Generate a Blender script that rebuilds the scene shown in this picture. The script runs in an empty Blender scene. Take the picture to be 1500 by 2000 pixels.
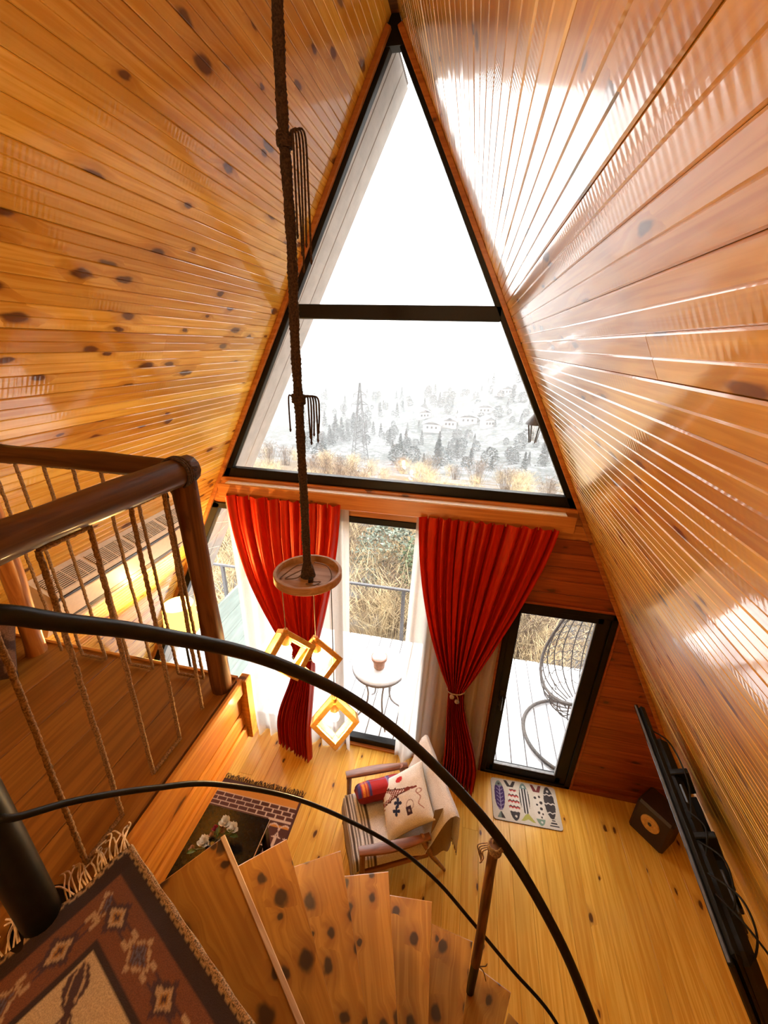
import bpy, math, random
from math import sin, cos, pi, radians, hypot, atan2, sqrt
from mathutils import Vector, Matrix, noise as mn

random.seed(7)
S = bpy.context.scene
COL = S.collection

# ------------------------------------------------------------------ camera, sky, exposure
CAM = Vector((0.63, 0.0, 4.12))
cd = bpy.data.cameras.new('camera'); cam = bpy.data.objects.new('camera', cd); COL.objects.link(cam)
cd.sensor_fit = 'VERTICAL'; cd.sensor_height = 36.0; cd.sensor_width = 27.0
cd.lens = 795.16 / 2000 * 36.0
cd.clip_start = 0.02; cd.clip_end = 2000
_r = (Vector((0.97832, 0.20556, 0.02516)), Vector((0.10137, -0.36939, -0.92373)), Vector((-0.18059, 0.90625, -0.38222)))
_f = _r[2].normalized(); _x = _r[0]; _x = (_x - _f * _x.dot(_f)).normalized()
_u = (-_f).cross(_x)
m3 = Matrix((_x, _u, -_f)).transposed()
cam.matrix_world = Matrix.Translation(CAM) @ m3.to_4x4()
S.camera = cam
S.view_settings.view_transform = 'Standard'
S.view_settings.look = 'None'
S.view_settings.gamma = 1.0
S.view_settings.exposure = 1.25
S.view_settings.use_curve_mapping = False
S.cycles.use_adaptive_sampling = True
S.cycles.adaptive_threshold = .02
S.cycles.max_bounces = 8
S.cycles.diffuse_bounces = 4
S.cycles.glossy_bounces = 4
S.cycles.transmission_bounces = 8
S.cycles.transparent_max_bounces = 16
S.cycles.volume_bounces = 1
S.cycles.sample_clamp_indirect = 6.0

SKY_HORIZON, SKY_ZENITH = 1.7, 3.6
wd = bpy.data.worlds.new('overcast_sky'); S.world = wd; wd.use_nodes = True
nt = wd.node_tree; nt.nodes.clear()
tc = nt.nodes.new('ShaderNodeTexCoord'); sx = nt.nodes.new('ShaderNodeSeparateXYZ')
mr = nt.nodes.new('ShaderNodeMapRange'); mr.inputs['From Min'].default_value = 0; mr.inputs['From Max'].default_value = 1
mr.inputs['To Min'].default_value = SKY_HORIZON; mr.inputs['To Max'].default_value = SKY_ZENITH
bg = nt.nodes.new('ShaderNodeBackground'); bg.inputs['Color'].default_value = (1.0, 0.985, 0.96, 1)
wo = nt.nodes.new('ShaderNodeOutputWorld')
nt.links.new(tc.outputs['Generated'], sx.inputs[0]); nt.links.new(sx.outputs['Z'], mr.inputs['Value'])
nt.links.new(mr.outputs[0], bg.inputs['Strength']); nt.links.new(bg.outputs[0], wo.inputs[0])

# ------------------------------------------------------------------ helpers
class MB:
    def __init__(self):
        self.v = []; self.f = []; self.c = []
    def add(self, vs, fs, col=None):
        b = len(self.v); self.v += [tuple(p) for p in vs]; self.f += [tuple(i + b for i in q) for q in fs]
        self.c += [col or (1, 1, 1)] * len(vs)
        return self
    def box(self, c, s, rot=None, ch=0.0, col=None):
        hx, hy, hz = s[0] / 2, s[1] / 2, s[2] / 2
        ch = min(ch, hx * .9, hy * .9, hz * .9)
        if ch <= 0:
            vs = [Vector((x, y, z)) for x in (-hx, hx) for y in (-hy, hy) for z in (-hz, hz)]
            fs = [(0, 1, 3, 2), (4, 6, 7, 5), (0, 4, 5, 1), (2, 3, 7, 6), (0, 2, 6, 4), (1, 5, 7, 3)]
        else:
            vs = []; idx = {}
            for x in (-1, 1):
                for y in (-1, 1):
                    for z in (-1, 1):
                        for a in range(3):
                            p = [x * (hx - (0 if a == 0 else ch)), y * (hy - (0 if a == 1 else ch)), z * (hz - (0 if a == 2 else ch))]
                            idx[(x, y, z, a)] = len(vs); vs.append(Vector(p))
            fs = []
            for a in range(3):
                o = [k for k in range(3) if k != a]
                for s_ in (-1, 1):
                    q = []
                    for (p0, p1) in ((-1, -1), (1, -1), (1, 1), (-1, 1)):
                        k = [0, 0, 0]; k[a] = s_; k[o[0]] = p0; k[o[1]] = p1; q.append(idx[(k[0], k[1], k[2], a)])
                    fs.append(tuple(q))
            for a in range(3):          # edges along axis a
                o = [k for k in range(3) if k != a]
                for p0 in (-1, 1):
                    for p1 in (-1, 1):
                        k1 = [0, 0, 0]; k1[o[0]] = p0; k1[o[1]] = p1
                        k0 = list(k1); k0[a] = -1; k2 = list(k1); k2[a] = 1
                        fs.append((idx[(*k0, o[0])], idx[(*k0, o[1])], idx[(*k2, o[1])], idx[(*k2, o[0])]))
            for x in (-1, 1):
                for y in (-1, 1):
                    for z in (-1, 1):
                        fs.append(tuple(idx[(x, y, z, a)] for a in range(3)))
        if rot is not None: vs = [rot @ p for p in vs]
        c = Vector(c)
        return self.add([p + c for p in vs], fs, col)
    def tube(self, path, rad, seg=8, caps=True, lobes=0, twist=0.0, amp=0.18, closed=False, col=None):
        P = [Vector(p) for p in path]; n = len(P)
        vs = []; fs = []
        prev = None; s = 0.0
        for i in range(n):
            if closed: t = (P[(i + 1) % n] - P[i - 1])
            else: t = P[min(i + 1, n - 1)] - P[max(i - 1, 0)]
            if t.length < 1e-9: t = Vector((0, 0, 1))
            t.normalize()
            if prev is None:
                a = Vector((0, 0, 1)) if abs(t.z) < .9 else Vector((1, 0, 0))
                u = a.cross(t).normalized()
            else:
                u = prev - t * prev.dot(t)
                if u.length < 1e-6: u = Vector((1, 0, 0)).cross(t)
                u.normalize()
            prev = u; w = t.cross(u)
            if i: s += (P[i] - P[i - 1]).length
            r = rad(i / (n - 1) if n > 1 else 0) if callable(rad) else rad
            for k in range(seg):
                a = 2 * pi * k / seg
                rr = r * (1 + amp * cos(lobes * (a - twist * s))) if lobes else r
                vs.append(P[i] + (u * cos(a) + w * sin(a)) * rr)
        m = n if closed else n - 1
        for i in range(m):
            j = (i + 1) % n
            for k in range(seg):
                k2 = (k + 1) % seg
                fs.append((i * seg + k, i * seg + k2, j * seg + k2, j * seg + k))
        if caps and not closed:
            fs.append(tuple(range(seg - 1, -1, -1))); fs.append(tuple((n - 1) * seg + k for k in range(seg)))
        return self.add(vs, fs, col)
    def lathe(self, prof, c=(0, 0, 0), seg=24, M=None, col=None):
        c = Vector(c); vs = []; fs = []
        for (r, z) in prof:
            for k in range(seg):
                a = 2 * pi * k / seg; p = Vector((r * cos(a), r * sin(a), z))
                if M is not None: p = M @ p
                vs.append(p + c)
        for i in range(len(prof) - 1):
            for k in range(seg):
                k2 = (k + 1) % seg; fs.append((i * seg + k, i * seg + k2, (i + 1) * seg + k2, (i + 1) * seg + k))
        if prof[0][0] > 1e-5: fs.append(tuple(range(seg - 1, -1, -1)))
        if prof[-1][0] > 1e-5: fs.append(tuple((len(prof) - 1) * seg + k for k in range(seg)))
        return self.add(vs, fs, col)
    def prism(self, poly, z0, z1, M=None, col=None):
        n = len(poly); vs = [Vector((x, y, z0)) for x, y in poly] + [Vector((x, y, z1)) for x, y in poly]
        if M is not None: vs = [M @ p for p in vs]
        fs = [tuple(range(n - 1, -1, -1)), tuple(range(n, 2 * n))]
        fs += [(i, (i + 1) % n, n + (i + 1) % n, n + i) for i in range(n)]
        return self.add(vs, fs, col)
    def grid(self, fn, nu, nv, colfn=None):
        b = len(self.v)
        for j in range(nv + 1):
            for i in range(nu + 1):
                u, v = i / nu, j / nv
                self.v.append(tuple(fn(u, v))); self.c.append(colfn(u, v) if colfn else (1, 1, 1))
        for j in range(nv):
            for i in range(nu):
                a = b + j * (nu + 1) + i; self.f.append((a, a + 1, a + nu + 2, a + nu + 1))
        return self
    def mesh(self, name, smooth=None, color=False):
        me = bpy.data.meshes.new(name); me.from_pydata(self.v, [], self.f)
        if color:
            at = me.color_attributes.new('Col', 'FLOAT_COLOR', 'POINT')
            at.data.foreach_set('color', [x for c in self.c for x in (c[0], c[1], c[2], 1.0)])
        me.update()
        if smooth is not None:
            me.polygons.foreach_set('use_smooth', [True] * len(me.polygons))
            if smooth < 180:
                me.set_sharp_from_angle(angle=radians(smooth))
        return me

def link(name, me, mat=None, parent=None, M=None):
    o = bpy.data.objects.new(name, me); COL.objects.link(o)
    if mat is not None and len(me.materials) == 0: me.materials.append(mat)
    if parent is not None:
        o.parent = parent
    if M is not None: o.matrix_basis = M
    return o
def world_of(e):
    M = e.matrix_basis.copy()
    while e.parent is not None:
        e2 = e.parent; M = e2.matrix_basis @ e.matrix_parent_inverse @ M; e = e2
    return M
def part(name, mb, mat, parent, smooth=None, W=False, color=False, label=None, M=None):
    """one mesh object under its thing; W: the geometry is given in world coordinates"""
    me = mb if isinstance(mb, bpy.types.Mesh) else mb.mesh(name, smooth, color)
    o = link(name, me, mat, parent, M)
    if W: o.matrix_parent_inverse = world_of(parent).inverted()
    if label: o['label'] = label
    return o
def thing(name, label, cat, loc=(0, 0, 0), rz=0.0, group=None):
    o = bpy.data.objects.new(name, None); COL.objects.link(o); o.empty_display_size = .1
    o.matrix_basis = Matrix.Translation(Vector(loc)) @ Matrix.Rotation(rz, 4, 'Z')
    o['label'] = label; o['category'] = cat
    if group: o['group'] = group
    return o
def tag(o, label, cat=None, group=None, kind=None):
    o['label'] = label
    if cat: o['category'] = cat
    if group: o['group'] = group
    if kind: o['kind'] = kind
    return o
def solo(name, mb, mat, label, cat, smooth=None, color=False, group=None, kind=None, M=None):
    return tag(link(name, mb.mesh(name, smooth, color), mat, None, M), label, cat, group, kind)
def struct(name, mb, mat, label, smooth=None):
    o = link(name, mb.mesh(name, smooth), mat); o['kind'] = 'structure'; o['label'] = label
    return o
def copy_tree(o, parent=None):
    c = o.copy(); COL.objects.link(c)
    if parent is not None: c.parent = parent
    for ch in [x for x in bpy.data.objects if x.parent == o]: copy_tree(ch, c)
    return c
def cr(pts, n=8):
    """Catmull-Rom through the points"""
    P = [Vector(p) for p in pts]; out = []
    for i in range(len(P) - 1):
        a = P[max(i - 1, 0)]; b = P[i]; c = P[i + 1]; d = P[min(i + 2, len(P) - 1)]
        for k in range(n):
            t = k / n; t2 = t * t; t3 = t2 * t
            out.append(.5 * ((2 * b) + (c - a) * t + (2 * a - 5 * b + 4 * c - d) * t2 + (3 * b - a - 3 * c + d) * t3))
    out.append(P[-1]); return out
def lerp(a, b, t): return a + (b - a) * t
def interp(x, xs, ys):
    if x <= xs[0]: return ys[0]
    for i in range(len(xs) - 1):
        if x <= xs[i + 1]:
            return ys[i] + (ys[i + 1] - ys[i]) * (x - xs[i]) / (xs[i + 1] - xs[i])
    return ys[-1]
def sstep(a, b, x):
    t = max(0, min(1, (x - a) / (b - a))); return t * t * (3 - 2 * t)

# ------------------------------------------------------------------ materials
def mat_new(name):
    m = bpy.data.materials.new(name); m.use_nodes = True
    nt = m.node_tree; b = nt.nodes['Principled BSDF']
    return m, nt, b
def N(nt, t, **kw):
    n = nt.nodes.new(t)
    for k, v in kw.items(): setattr(n, k, v)
    return n
def math_(nt, op, a, b=None, c=None, clamp=False):
    n = nt.nodes.new('ShaderNodeMath'); n.operation = op; n.use_clamp = clamp
    for i, x in enumerate((a, b, c)):
        if x is None: continue
        if isinstance(x, (int, float)): n.inputs[i].default_value = x
        else: nt.links.new(x, n.inputs[i])
    return n.outputs[0]
def mixc(nt, fac, a, b, mode='MIX'):
    n = nt.nodes.new('ShaderNodeMix'); n.data_type = 'RGBA'; n.blend_type = mode
    for i, x in ((0, fac), (6, a), (7, b)):
        if isinstance(x, (int, float)): n.inputs[i].default_value = x
        elif isinstance(x, tuple): n.inputs[i].default_value = (*x, 1) if len(x) == 3 else x
        else: nt.links.new(x, n.inputs[i])
    return n.outputs[2]
def smooth_(nt, x, a, b, lo=0.0, hi=1.0):
    n = nt.nodes.new('ShaderNodeMapRange'); n.interpolation_type = 'SMOOTHSTEP'
    n.inputs['From Min'].default_value = a; n.inputs['From Max'].default_value = b
    n.inputs['To Min'].default_value = lo; n.inputs['To Max'].default_value = hi
    nt.links.new(x, n.inputs['Value']); return n.outputs[0]

def plain(name, col, rough=.5, metal=0.0, noise=0.12, scale=40.0, bump=0.0, coat=0.0, sheen=0.0, stretch=(1, 1, 1)):
    m, nt, b = mat_new(name)
    tc = N(nt, 'ShaderNodeTexCoord'); mp = N(nt, 'ShaderNodeMapping'); mp.inputs['Scale'].default_value = stretch
    nt.links.new(tc.outputs['Object'], mp.inputs[0])
    nz = N(nt, 'ShaderNodeTexNoise'); nz.inputs['Scale'].default_value = scale; nz.inputs['Detail'].default_value = 3
    nt.links.new(mp.outputs[0], nz.inputs['Vector'])
    f = smooth_(nt, nz.outputs['Fac'], .3, .7)
    lo = tuple(max(0, x * (1 - noise * 1.6)) for x in col); hi = tuple(min(1, x * (1 + noise)) for x in col)
    nt.links.new(mixc(nt, f, lo, hi), b.inputs['Base Color'])
    b.inputs['Roughness'].default_value = rough; b.inputs['Metallic'].default_value = metal
    b.inputs['Coat Weight'].default_value = coat; b.inputs['Coat Roughness'].default_value = .1
    if sheen: b.inputs['Sheen Weight'].default_value = sheen
    if bump:
        bp = N(nt, 'ShaderNodeBump'); bp.inputs['Strength'].default_value = bump; bp.inputs['Distance'].default_value = .004
        nt.links.new(nz.outputs['Fac'], bp.inputs['Height']); nt.links.new(bp.outputs[0], b.inputs['Normal'])
    return m

def wood(name, light, dark, knot=(.07, .018, .004), rough=.32, coat=.5, coat_rough=.1, knots=.16, kscale=(6.5, 15.0), ax='X', chatter=0.25, tint=.28, spec=.5):
    """varnished boards: grain along local X (or Y, Z), round dark knots, tint varying from board to board"""
    m, nt, b = mat_new(name)
    tc = N(nt, 'ShaderNodeTexCoord'); oi = N(nt, 'ShaderNodeObjectInfo')
    sp = N(nt, 'ShaderNodeSeparateXYZ'); nt.links.new(tc.outputs['Object'], sp.inputs[0])
    order = {'X': ('X', 'Y', 'Z'), 'Y': ('Y', 'X', 'Z'), 'Z': ('Z', 'X', 'Y')}[ax]
    L, A, B = (sp.outputs[k] for k in order)
    rnd = oi.outputs['Random']
    L = math_(nt, 'ADD', L, math_(nt, 'MULTIPLY', rnd, 61.0)); A2 = math_(nt, 'ADD', A, math_(nt, 'MULTIPLY', rnd, 17.3))
    # knots (2-D cells over the board's face)
    cv = N(nt, 'ShaderNodeCombineXYZ'); nt.links.new(math_(nt, 'MULTIPLY', L, kscale[0]), cv.inputs[0]); nt.links.new(math_(nt, 'MULTIPLY', math_(nt, 'ADD', A2, B), kscale[1]), cv.inputs[1])
    dn = N(nt, 'ShaderNodeTexNoise'); dn.inputs['Scale'].default_value = 2.5; nt.links.new(cv.outputs[0], dn.inputs['Vector'])
    dv = N(nt, 'ShaderNodeVectorMath'); dv.operation = 'MULTIPLY_ADD'; nt.links.new(dn.outputs['Color'], dv.inputs[0]); dv.inputs[1].default_value = (.25, .25, 0); nt.links.new(cv.outputs[0], dv.inputs[2])
    vo = N(nt, 'ShaderNodeTexVoronoi'); vo.voronoi_dimensions = '2D'; vo.inputs['Scale'].default_value = 1.0; nt.links.new(dv.outputs[0], vo.inputs['Vector'])
    sc = N(nt, 'ShaderNodeSeparateColor'); nt.links.new(vo.outputs['Color'], sc.inputs[0])
    keep = math_(nt, 'LESS_THAN', sc.outputs[0], knots)
    size = math_(nt, 'MULTIPLY_ADD', sc.outputs[1], .9, .45)
    d = math_(nt, 'DIVIDE', vo.outputs['Distance'], size)
    core = math_(nt, 'MULTIPLY', smooth_(nt, d, .24, .12), keep)
    halo = math_(nt, 'MULTIPLY', smooth_(nt, d, .62, .15), keep)
    # grain
    gv = N(nt, 'ShaderNodeCombineXYZ')
    nt.links.new(math_(nt, 'MULTIPLY', L, 1.3), gv.inputs[0])
    nt.links.new(math_(nt, 'ADD', math_(nt, 'MULTIPLY', A2, 30.0), math_(nt, 'MULTIPLY', halo, .7)), gv.inputs[1]); nt.links.new(math_(nt, 'MULTIPLY', B, 30.0), gv.inputs[2])
    g = N(nt, 'ShaderNodeTexNoise'); g.inputs['Scale'].default_value = 1.6; g.inputs['Detail'].default_value = 4; g.inputs['Distortion'].default_value = .7; nt.links.new(gv.outputs[0], g.inputs['Vector'])
    gf = smooth_(nt, g.outputs['Fac'], .36, .66)
    bvv = N(nt, 'ShaderNodeCombineXYZ'); nt.links.new(math_(nt, 'MULTIPLY', L, .9), bvv.inputs[0]); nt.links.new(math_(nt, 'MULTIPLY', A2, 7.0), bvv.inputs[1])
    bn = N(nt, 'ShaderNodeTexNoise'); bn.inputs['Scale'].default_value = 1.0; bn.inputs['Detail'].default_value = 2; nt.links.new(bvv.outputs[0], bn.inputs['Vector'])
    c = mixc(nt, gf, dark, light)
    mid = tuple((x + y) / 2 * .86 for x, y in zip(light, dark))
    c = mixc(nt, smooth_(nt, bn.outputs['Fac'], .45, .75, 0, .75), c, mid)
    tn = math_(nt, 'MULTIPLY_ADD', rnd, tint, 1 - tint * .6)
    cb = N(nt, 'ShaderNodeCombineColor')
    nt.links.new(tn, cb.inputs[0]); nt.links.new(math_(nt, 'POWER', tn, 1.5), cb.inputs[1]); nt.links.new(math_(nt, 'POWER', tn, 2.2), cb.inputs[2])
    c = mixc(nt, 1.0, c, cb.outputs[0], 'MULTIPLY')
    warm = tuple(x * y for x, y in zip(dark, (.62, .5, .45)))
    c = mixc(nt, math_(nt, 'MULTIPLY', halo, .55), c, warm)
    c = mixc(nt, math_(nt, 'MULTIPLY', core, .92), c, knot)
    nt.links.new(c, b.inputs['Base Color'])
    b.inputs['Roughness'].default_value = rough; b.inputs['Coat Weight'].default_value = coat; b.inputs['Coat Roughness'].default_value = coat_rough
    b.inputs['Specular IOR Level'].default_value = spec
    # fine relief: grain plus the planer's chatter marks
    wv = math_(nt, 'SINE', math_(nt, 'MULTIPLY', L, 330.0))
    msk = smooth_(nt, bn.outputs['Fac'], .45, .62)
    hgt = math_(nt, 'ADD', math_(nt, 'MULTIPLY', g.outputs['Fac'], .6), math_(nt, 'MULTIPLY', math_(nt, 'MULTIPLY', wv, msk), chatter))
    bp = N(nt, 'ShaderNodeBump'); bp.inputs['Strength'].default_value = .22; bp.inputs['Distance'].default_value = .0016
    nt.links.new(hgt, bp.inputs['Height']); nt.links.new(bp.outputs[0], b.inputs['Normal']); nt.links.new(bp.outputs[0], b.inputs['Coat Normal'])
    return m

def painted(name, rough=.85, weave=0.0, wscale=400.0, sheen=0.0):
    """colour from the mesh's own 'Col' attribute (woven or printed pattern), with a little yarn noise"""
    m, nt, b = mat_new(name)
    at = N(nt, 'ShaderNodeAttribute'); at.attribute_name = 'Col'
    tc = N(nt, 'ShaderNodeTexCoord'); nz = N(nt, 'ShaderNodeTexNoise'); nz.inputs['Scale'].default_value = wscale; nz.inputs['Detail'].default_value = 2
    nt.links.new(tc.outputs['Object'], nz.inputs['Vector'])
    f = smooth_(nt, nz.outputs['Fac'], .3, .7, .72, 1.12)
    cb = N(nt, 'ShaderNodeCombineColor')
    for i in range(3): nt.links.new(f, cb.inputs[i])
    nt.links.new(mixc(nt, 1.0, at.outputs['Color'], cb.outputs[0], 'MULTIPLY'), b.inputs['Base Color'])
    b.inputs['Roughness'].default_value = rough
    if sheen: b.inputs['Sheen Weight'].default_value = sheen
    if weave:
        bp = N(nt, 'ShaderNodeBump'); bp.inputs['Strength'].default_value = weave; bp.inputs['Distance'].default_value = .003
        nt.links.new(nz.outputs['Fac'], bp.inputs['Height']); nt.links.new(bp.outputs[0], b.inputs['Normal'])
    return m
def emit(name, col, s):
    m, nt, b = mat_new(name)
    b.inputs['Base Color'].default_value = (*col, 1); b.inputs['Emission Color'].default_value = (*col, 1); b.inputs['Emission Strength'].default_value = s
    nz = N(nt, 'ShaderNodeTexNoise'); nz.inputs['Scale'].default_value = 8
    return m

PINE = wood('varnished_pine', (.84, .53, .10), (.68, .36, .040), spec=.08, rough=.5, coat=1.0, coat_rough=.06, knots=.26, tint=.4, knot=(.11, .034, .008), kscale=(4.5, 11.0))
PINE_R = wood('varnished_pine_right', (.84, .53, .10), (.68, .36, .040), spec=.55, rough=.34, coat=1.0, coat_rough=.07, knots=.16, tint=.4, knot=(.12, .038, .009), kscale=(5.0, 19.0))
FLOORW = wood('floor_pine', (.80, .47, .075), (.66, .33, .034), rough=.5, spec=.15, coat=.3, coat_rough=.14, knots=.05, chatter=.03, tint=.18)
REDW = wood('red_shade_pine', (.34, .072, .016), (.22, .038, .008), knots=.05, rough=.4, coat=.25, chatter=.03)  # same pine as the slopes; backlit shade put into a darker red
LOFTW = wood('loft_boards', (.30, .125, .016), (.20, .075, .008), knots=.05, kscale=(3.5, 7), rough=.45, coat=.1, chatter=.0)
TREADW = wood('scorched_tread', (.44, .22, .030), (.32, .135, .012), knot=(.022, .009, .003), knots=.80, kscale=(8.0, 10.0), rough=.35, coat=.4, coat_rough=.15, chatter=.02, tint=.2)
RAWW = wood('raw_edge', (.62, .47, .30), (.5, .34, .19), knots=.02, rough=.6, coat=0, chatter=0)
LOGW = wood('dark_log', (.11, .045, .013), (.05, .018, .005), knots=.06, ax='X', rough=.5, coat=.12, spec=.2, chatter=0)
LOGZ = wood('dark_log_upright', (.15, .058, .016), (.06, .022, .006), knots=.06, ax='Z', rough=.5, coat=.12, spec=.2, chatter=0)
LOGY = wood('dark_log_y', (.11, .045, .013), (.05, .018, .005), knots=.06, ax='Y', rough=.5, coat=.12, spec=.2, chatter=0)
PALELOG = wood('amber_log', (.50, .21, .05), (.34, .12, .025), knots=.08, ax='Z', rough=.4, coat=.3, chatter=0)
TRIMW = wood('trim_pine', (.52, .20, .045), (.36, .11, .02), knots=.04, rough=.35, coat=.3, coat_rough=.3, chatter=0)
TRAYW = wood('tray_wood', (.42, .24, .12), (.30, .15, .065), knots=.02, rough=.55, coat=0, chatter=0)
CUBEW = wood('lamp_wood', (.62, .38, .10), (.50, .27, .06), knots=.01, rough=.5, coat=0, chatter=0)
CHAIRW = wood('chair_wood', (.33, .13, .065), (.2, .07, .03), knots=.0, rough=.4, coat=.2, chatter=0)
BLACKFR = plain('black_window_frame', (.0025, .002, .002), .45, noise=.2)
BLACKFR.node_tree.nodes['Principled BSDF'].inputs['Specular IOR Level'].default_value = .25
STEEL = plain('black_steel', (.003, .004, .004), .42, noise=.3)
STEEL.node_tree.nodes['Principled BSDF'].inputs['Specular IOR Level'].default_value = .25
ROPE = plain('jute_rope', (.24, .14, .065), .9, noise=.35, scale=220, bump=.4)
ROPED = plain('dark_rope', (.05, .027, .015), .95, noise=.4, scale=160, bump=.5)
CORD = plain('lamp_cord', (.35, .26, .2), .7)
WHITEP = plain('white_plastic', (.72, .66, .56), .35, noise=.05)
DARKP = plain('dark_plastic', (.012, .012, .013), .3, noise=.1)
SNOW = plain('snow', (.86, .87, .9), .8, noise=.05, scale=12, bump=.2)

def glass_mat(name, tint=(1, 1, 1), base=.035, top=.75):
    m, nt, b = mat_new(name); nt.nodes.remove(b)
    lw = N(nt, 'ShaderNodeLayerWeight'); lw.inputs['Blend'].default_value = .5
    f = math_(nt, 'MULTIPLY_ADD', math_(nt, 'POWER', lw.outputs['Facing'], 5.0), top, base)
    t = N(nt, 'ShaderNodeBsdfTransparent'); t.inputs[0].default_value = (*tint, 1)
    g = N(nt, 'ShaderNodeBsdfGlossy'); g.inputs['Roughness'].default_value = .01
    mx = N(nt, 'ShaderNodeMixShader'); nt.links.new(f, mx.inputs[0]); nt.links.new(t.outputs[0], mx.inputs[1]); nt.links.new(g.outputs[0], mx.inputs[2])
    nt.links.new(mx.outputs[0], nt.nodes['Material Output'].inputs[0])
    return m
GLASS = glass_mat('window_glass')

# ------------------------------------------------------------------ room shell: an A-frame, ridge along Y
APEX, KR, KL = 5.863, 0.535, 0.518
YW, YB = 3.10, -2.6
def xr(z): return KR * (APEX - z)
def xl(z): return -KL * (APEX - z)

def plank_mesh(L, w, t=.016, ch=.0035, groove=True, e0=0.0, e1=0.0):
    """one board: length along X, width along Y, face at z=0; e0/e1 skew its two ends"""
    h = w / 2
    pr = [(-h, -t), (-h, -ch), (-h + ch, 0)]
    if groove: pr += [(-ch * .8, 0), (0, -ch * .75), (ch * .8, 0)]
    pr += [(h - ch, 0), (h, -ch), (h, -t)]
    n = len(pr); vs = []
    for x, e in ((0, e0), (L, e1)):
        for (y, z) in pr: vs.append((x + e * y, y, z))
    fs = [(i, i + n, i + n + 1, i + 1) for i in range(n - 1)] + [(n - 1, 2 * n - 1, n, 0)]
    fs += [tuple(range(n)), tuple(range(2 * n - 1, n - 1, -1))]
    me = bpy.data.meshes.new('plank'); me.from_pydata(vs, [], fs); me.update()
    return me
def frame(X, Y, Z, O):
    M = Matrix((X, Y, Z)).transposed().to_4x4(); M.translation = O
    return M

def slope_wall(name, side, label):
    k = KR if side > 0 else KL
    nrm = sqrt(1 + k * k)
    dn = Vector((side * k, 0, -1)) / nrm; inw = Vector((-side, 0, -k)) / nrm
    X = Vector((0, 1 if side > 0 else -1, 0))
    Ltot = APEX * nrm
    out = -inw
    ridge = Vector((0, 0, APEX))
    a = ridge + out * .018; b = ridge + dn * (Ltot + .1) + out * .018
    o = .14
    mb = MB(); vs = []
    for y in (YB - .1, YW + .12):
        for p in (a, b, b + out * o, a + out * o + Vector((0, 0, .16))): vs.append(Vector((p.x, y, p.z)))
    mb.add(vs, [(0, 1, 2, 3), (7, 6, 5, 4), (0, 4, 5, 1), (1, 5, 6, 2), (2, 6, 7, 3), (3, 7, 4, 0)])
    st = struct(name, mb, LOGW, label)
    w = .0885; n = int(Ltot / w)
    for j in range(n):
        t = (j + .5) * w
        y0, y1 = YB, YW - .004
        cuts = [y0]
        if random.random() < .55: cuts.append(random.uniform(-.6, 2.3))
        cuts.append(y1)
        for a_, b_ in zip(cuts[:-1], cuts[1:]):
            me = plank_mesh(b_ - a_ - .0015, w - .0008)
            O = ridge + dn * t + Vector((0, a_ if side > 0 else b_ - .0015, 0)) + inw * random.uniform(-.001, .001)
            M = frame(X, dn, inw, O) @ Matrix.Rotation(random.uniform(-.006, .006), 4, 'X')
            p = link('plank', me, PINE_R if side > 0 else PINE, st, M)
    return st
slope_wall('wall_left', -1, 'left sloping wall of varnished knotty pine boards')
slope_wall('wall_right', 1, 'right sloping wall of glossy pine boards reflecting the window')

# floor
mb = MB(); mb.box((0.05, (YB + YW) / 2, -.06), (6.4, YW - YB + .3, .08))
floor = struct('floor', mb, LOGW, 'ground floor of yellow pine boards')
w = .142; x = -3.02; i = 0
while x < 3.1:
    cuts = [YB] + ([random.uniform(-.5, 2.6)] if random.random() < .22 else []) + [YW]
    for a_, b_ in zip(cuts[:-1], cuts[1:]):
        me = plank_mesh(b_ - a_ - .002, w - .001, t=.02, ch=.002, groove=False)
        M = frame(Vector((0, 1, 0)), Vector((-1, 0, 0)), Vector((0, 0, 1)), Vector((x + w / 2, a_, random.uniform(-.0006, .0006))))
        link('plank', me, FLOORW, floor, M)
    x += w

# back gable wall with openings
mb = MB(); Rx = Matrix.Rotation(pi / 2, 4, 'X')      # (x,y) polygon -> (x, z), thickness along -y
def gp(poly, y0=3.118, y1=3.2):
    mb.prism(poly, -y1, -y0, Rx)
gp([(.5, 0), (1.12, 0), (1.12, 2.74), (.5, 2.74)])
gp([(1.12, 2.12), (xr(2.12), 2.12), (xr(2.74), 2.74), (1.12, 2.74)])
gp([(2.0, 0), (xr(0), 0), (xr(2.12) + .04, 2.12), (2.0, 2.12)])
gp([(xl(2.74), 2.74), (xr(2.74), 2.74), (xr(2.99), 2.99), (xl(2.99), 2.99)])
wb = struct('wall_back', mb, LOGW, 'back gable wall of pine boards coloured dark red for backlit shade, around the door and windows')
w = .1245
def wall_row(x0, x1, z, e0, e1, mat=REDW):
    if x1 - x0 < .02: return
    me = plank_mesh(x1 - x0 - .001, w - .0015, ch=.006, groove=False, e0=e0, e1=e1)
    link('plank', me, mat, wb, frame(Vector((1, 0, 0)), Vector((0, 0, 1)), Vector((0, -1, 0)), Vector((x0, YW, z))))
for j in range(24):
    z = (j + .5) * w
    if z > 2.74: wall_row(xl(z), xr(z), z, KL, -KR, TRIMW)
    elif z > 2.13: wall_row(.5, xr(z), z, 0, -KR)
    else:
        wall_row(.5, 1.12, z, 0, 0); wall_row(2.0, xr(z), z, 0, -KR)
mb = MB(); mb.prism([(-3.04, 0), (3.14, 0), (0, 5.86)], 2.6, 2.7, Rx)
struct('wall_front', mb, PINE, 'gable wall behind the viewer')

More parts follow.
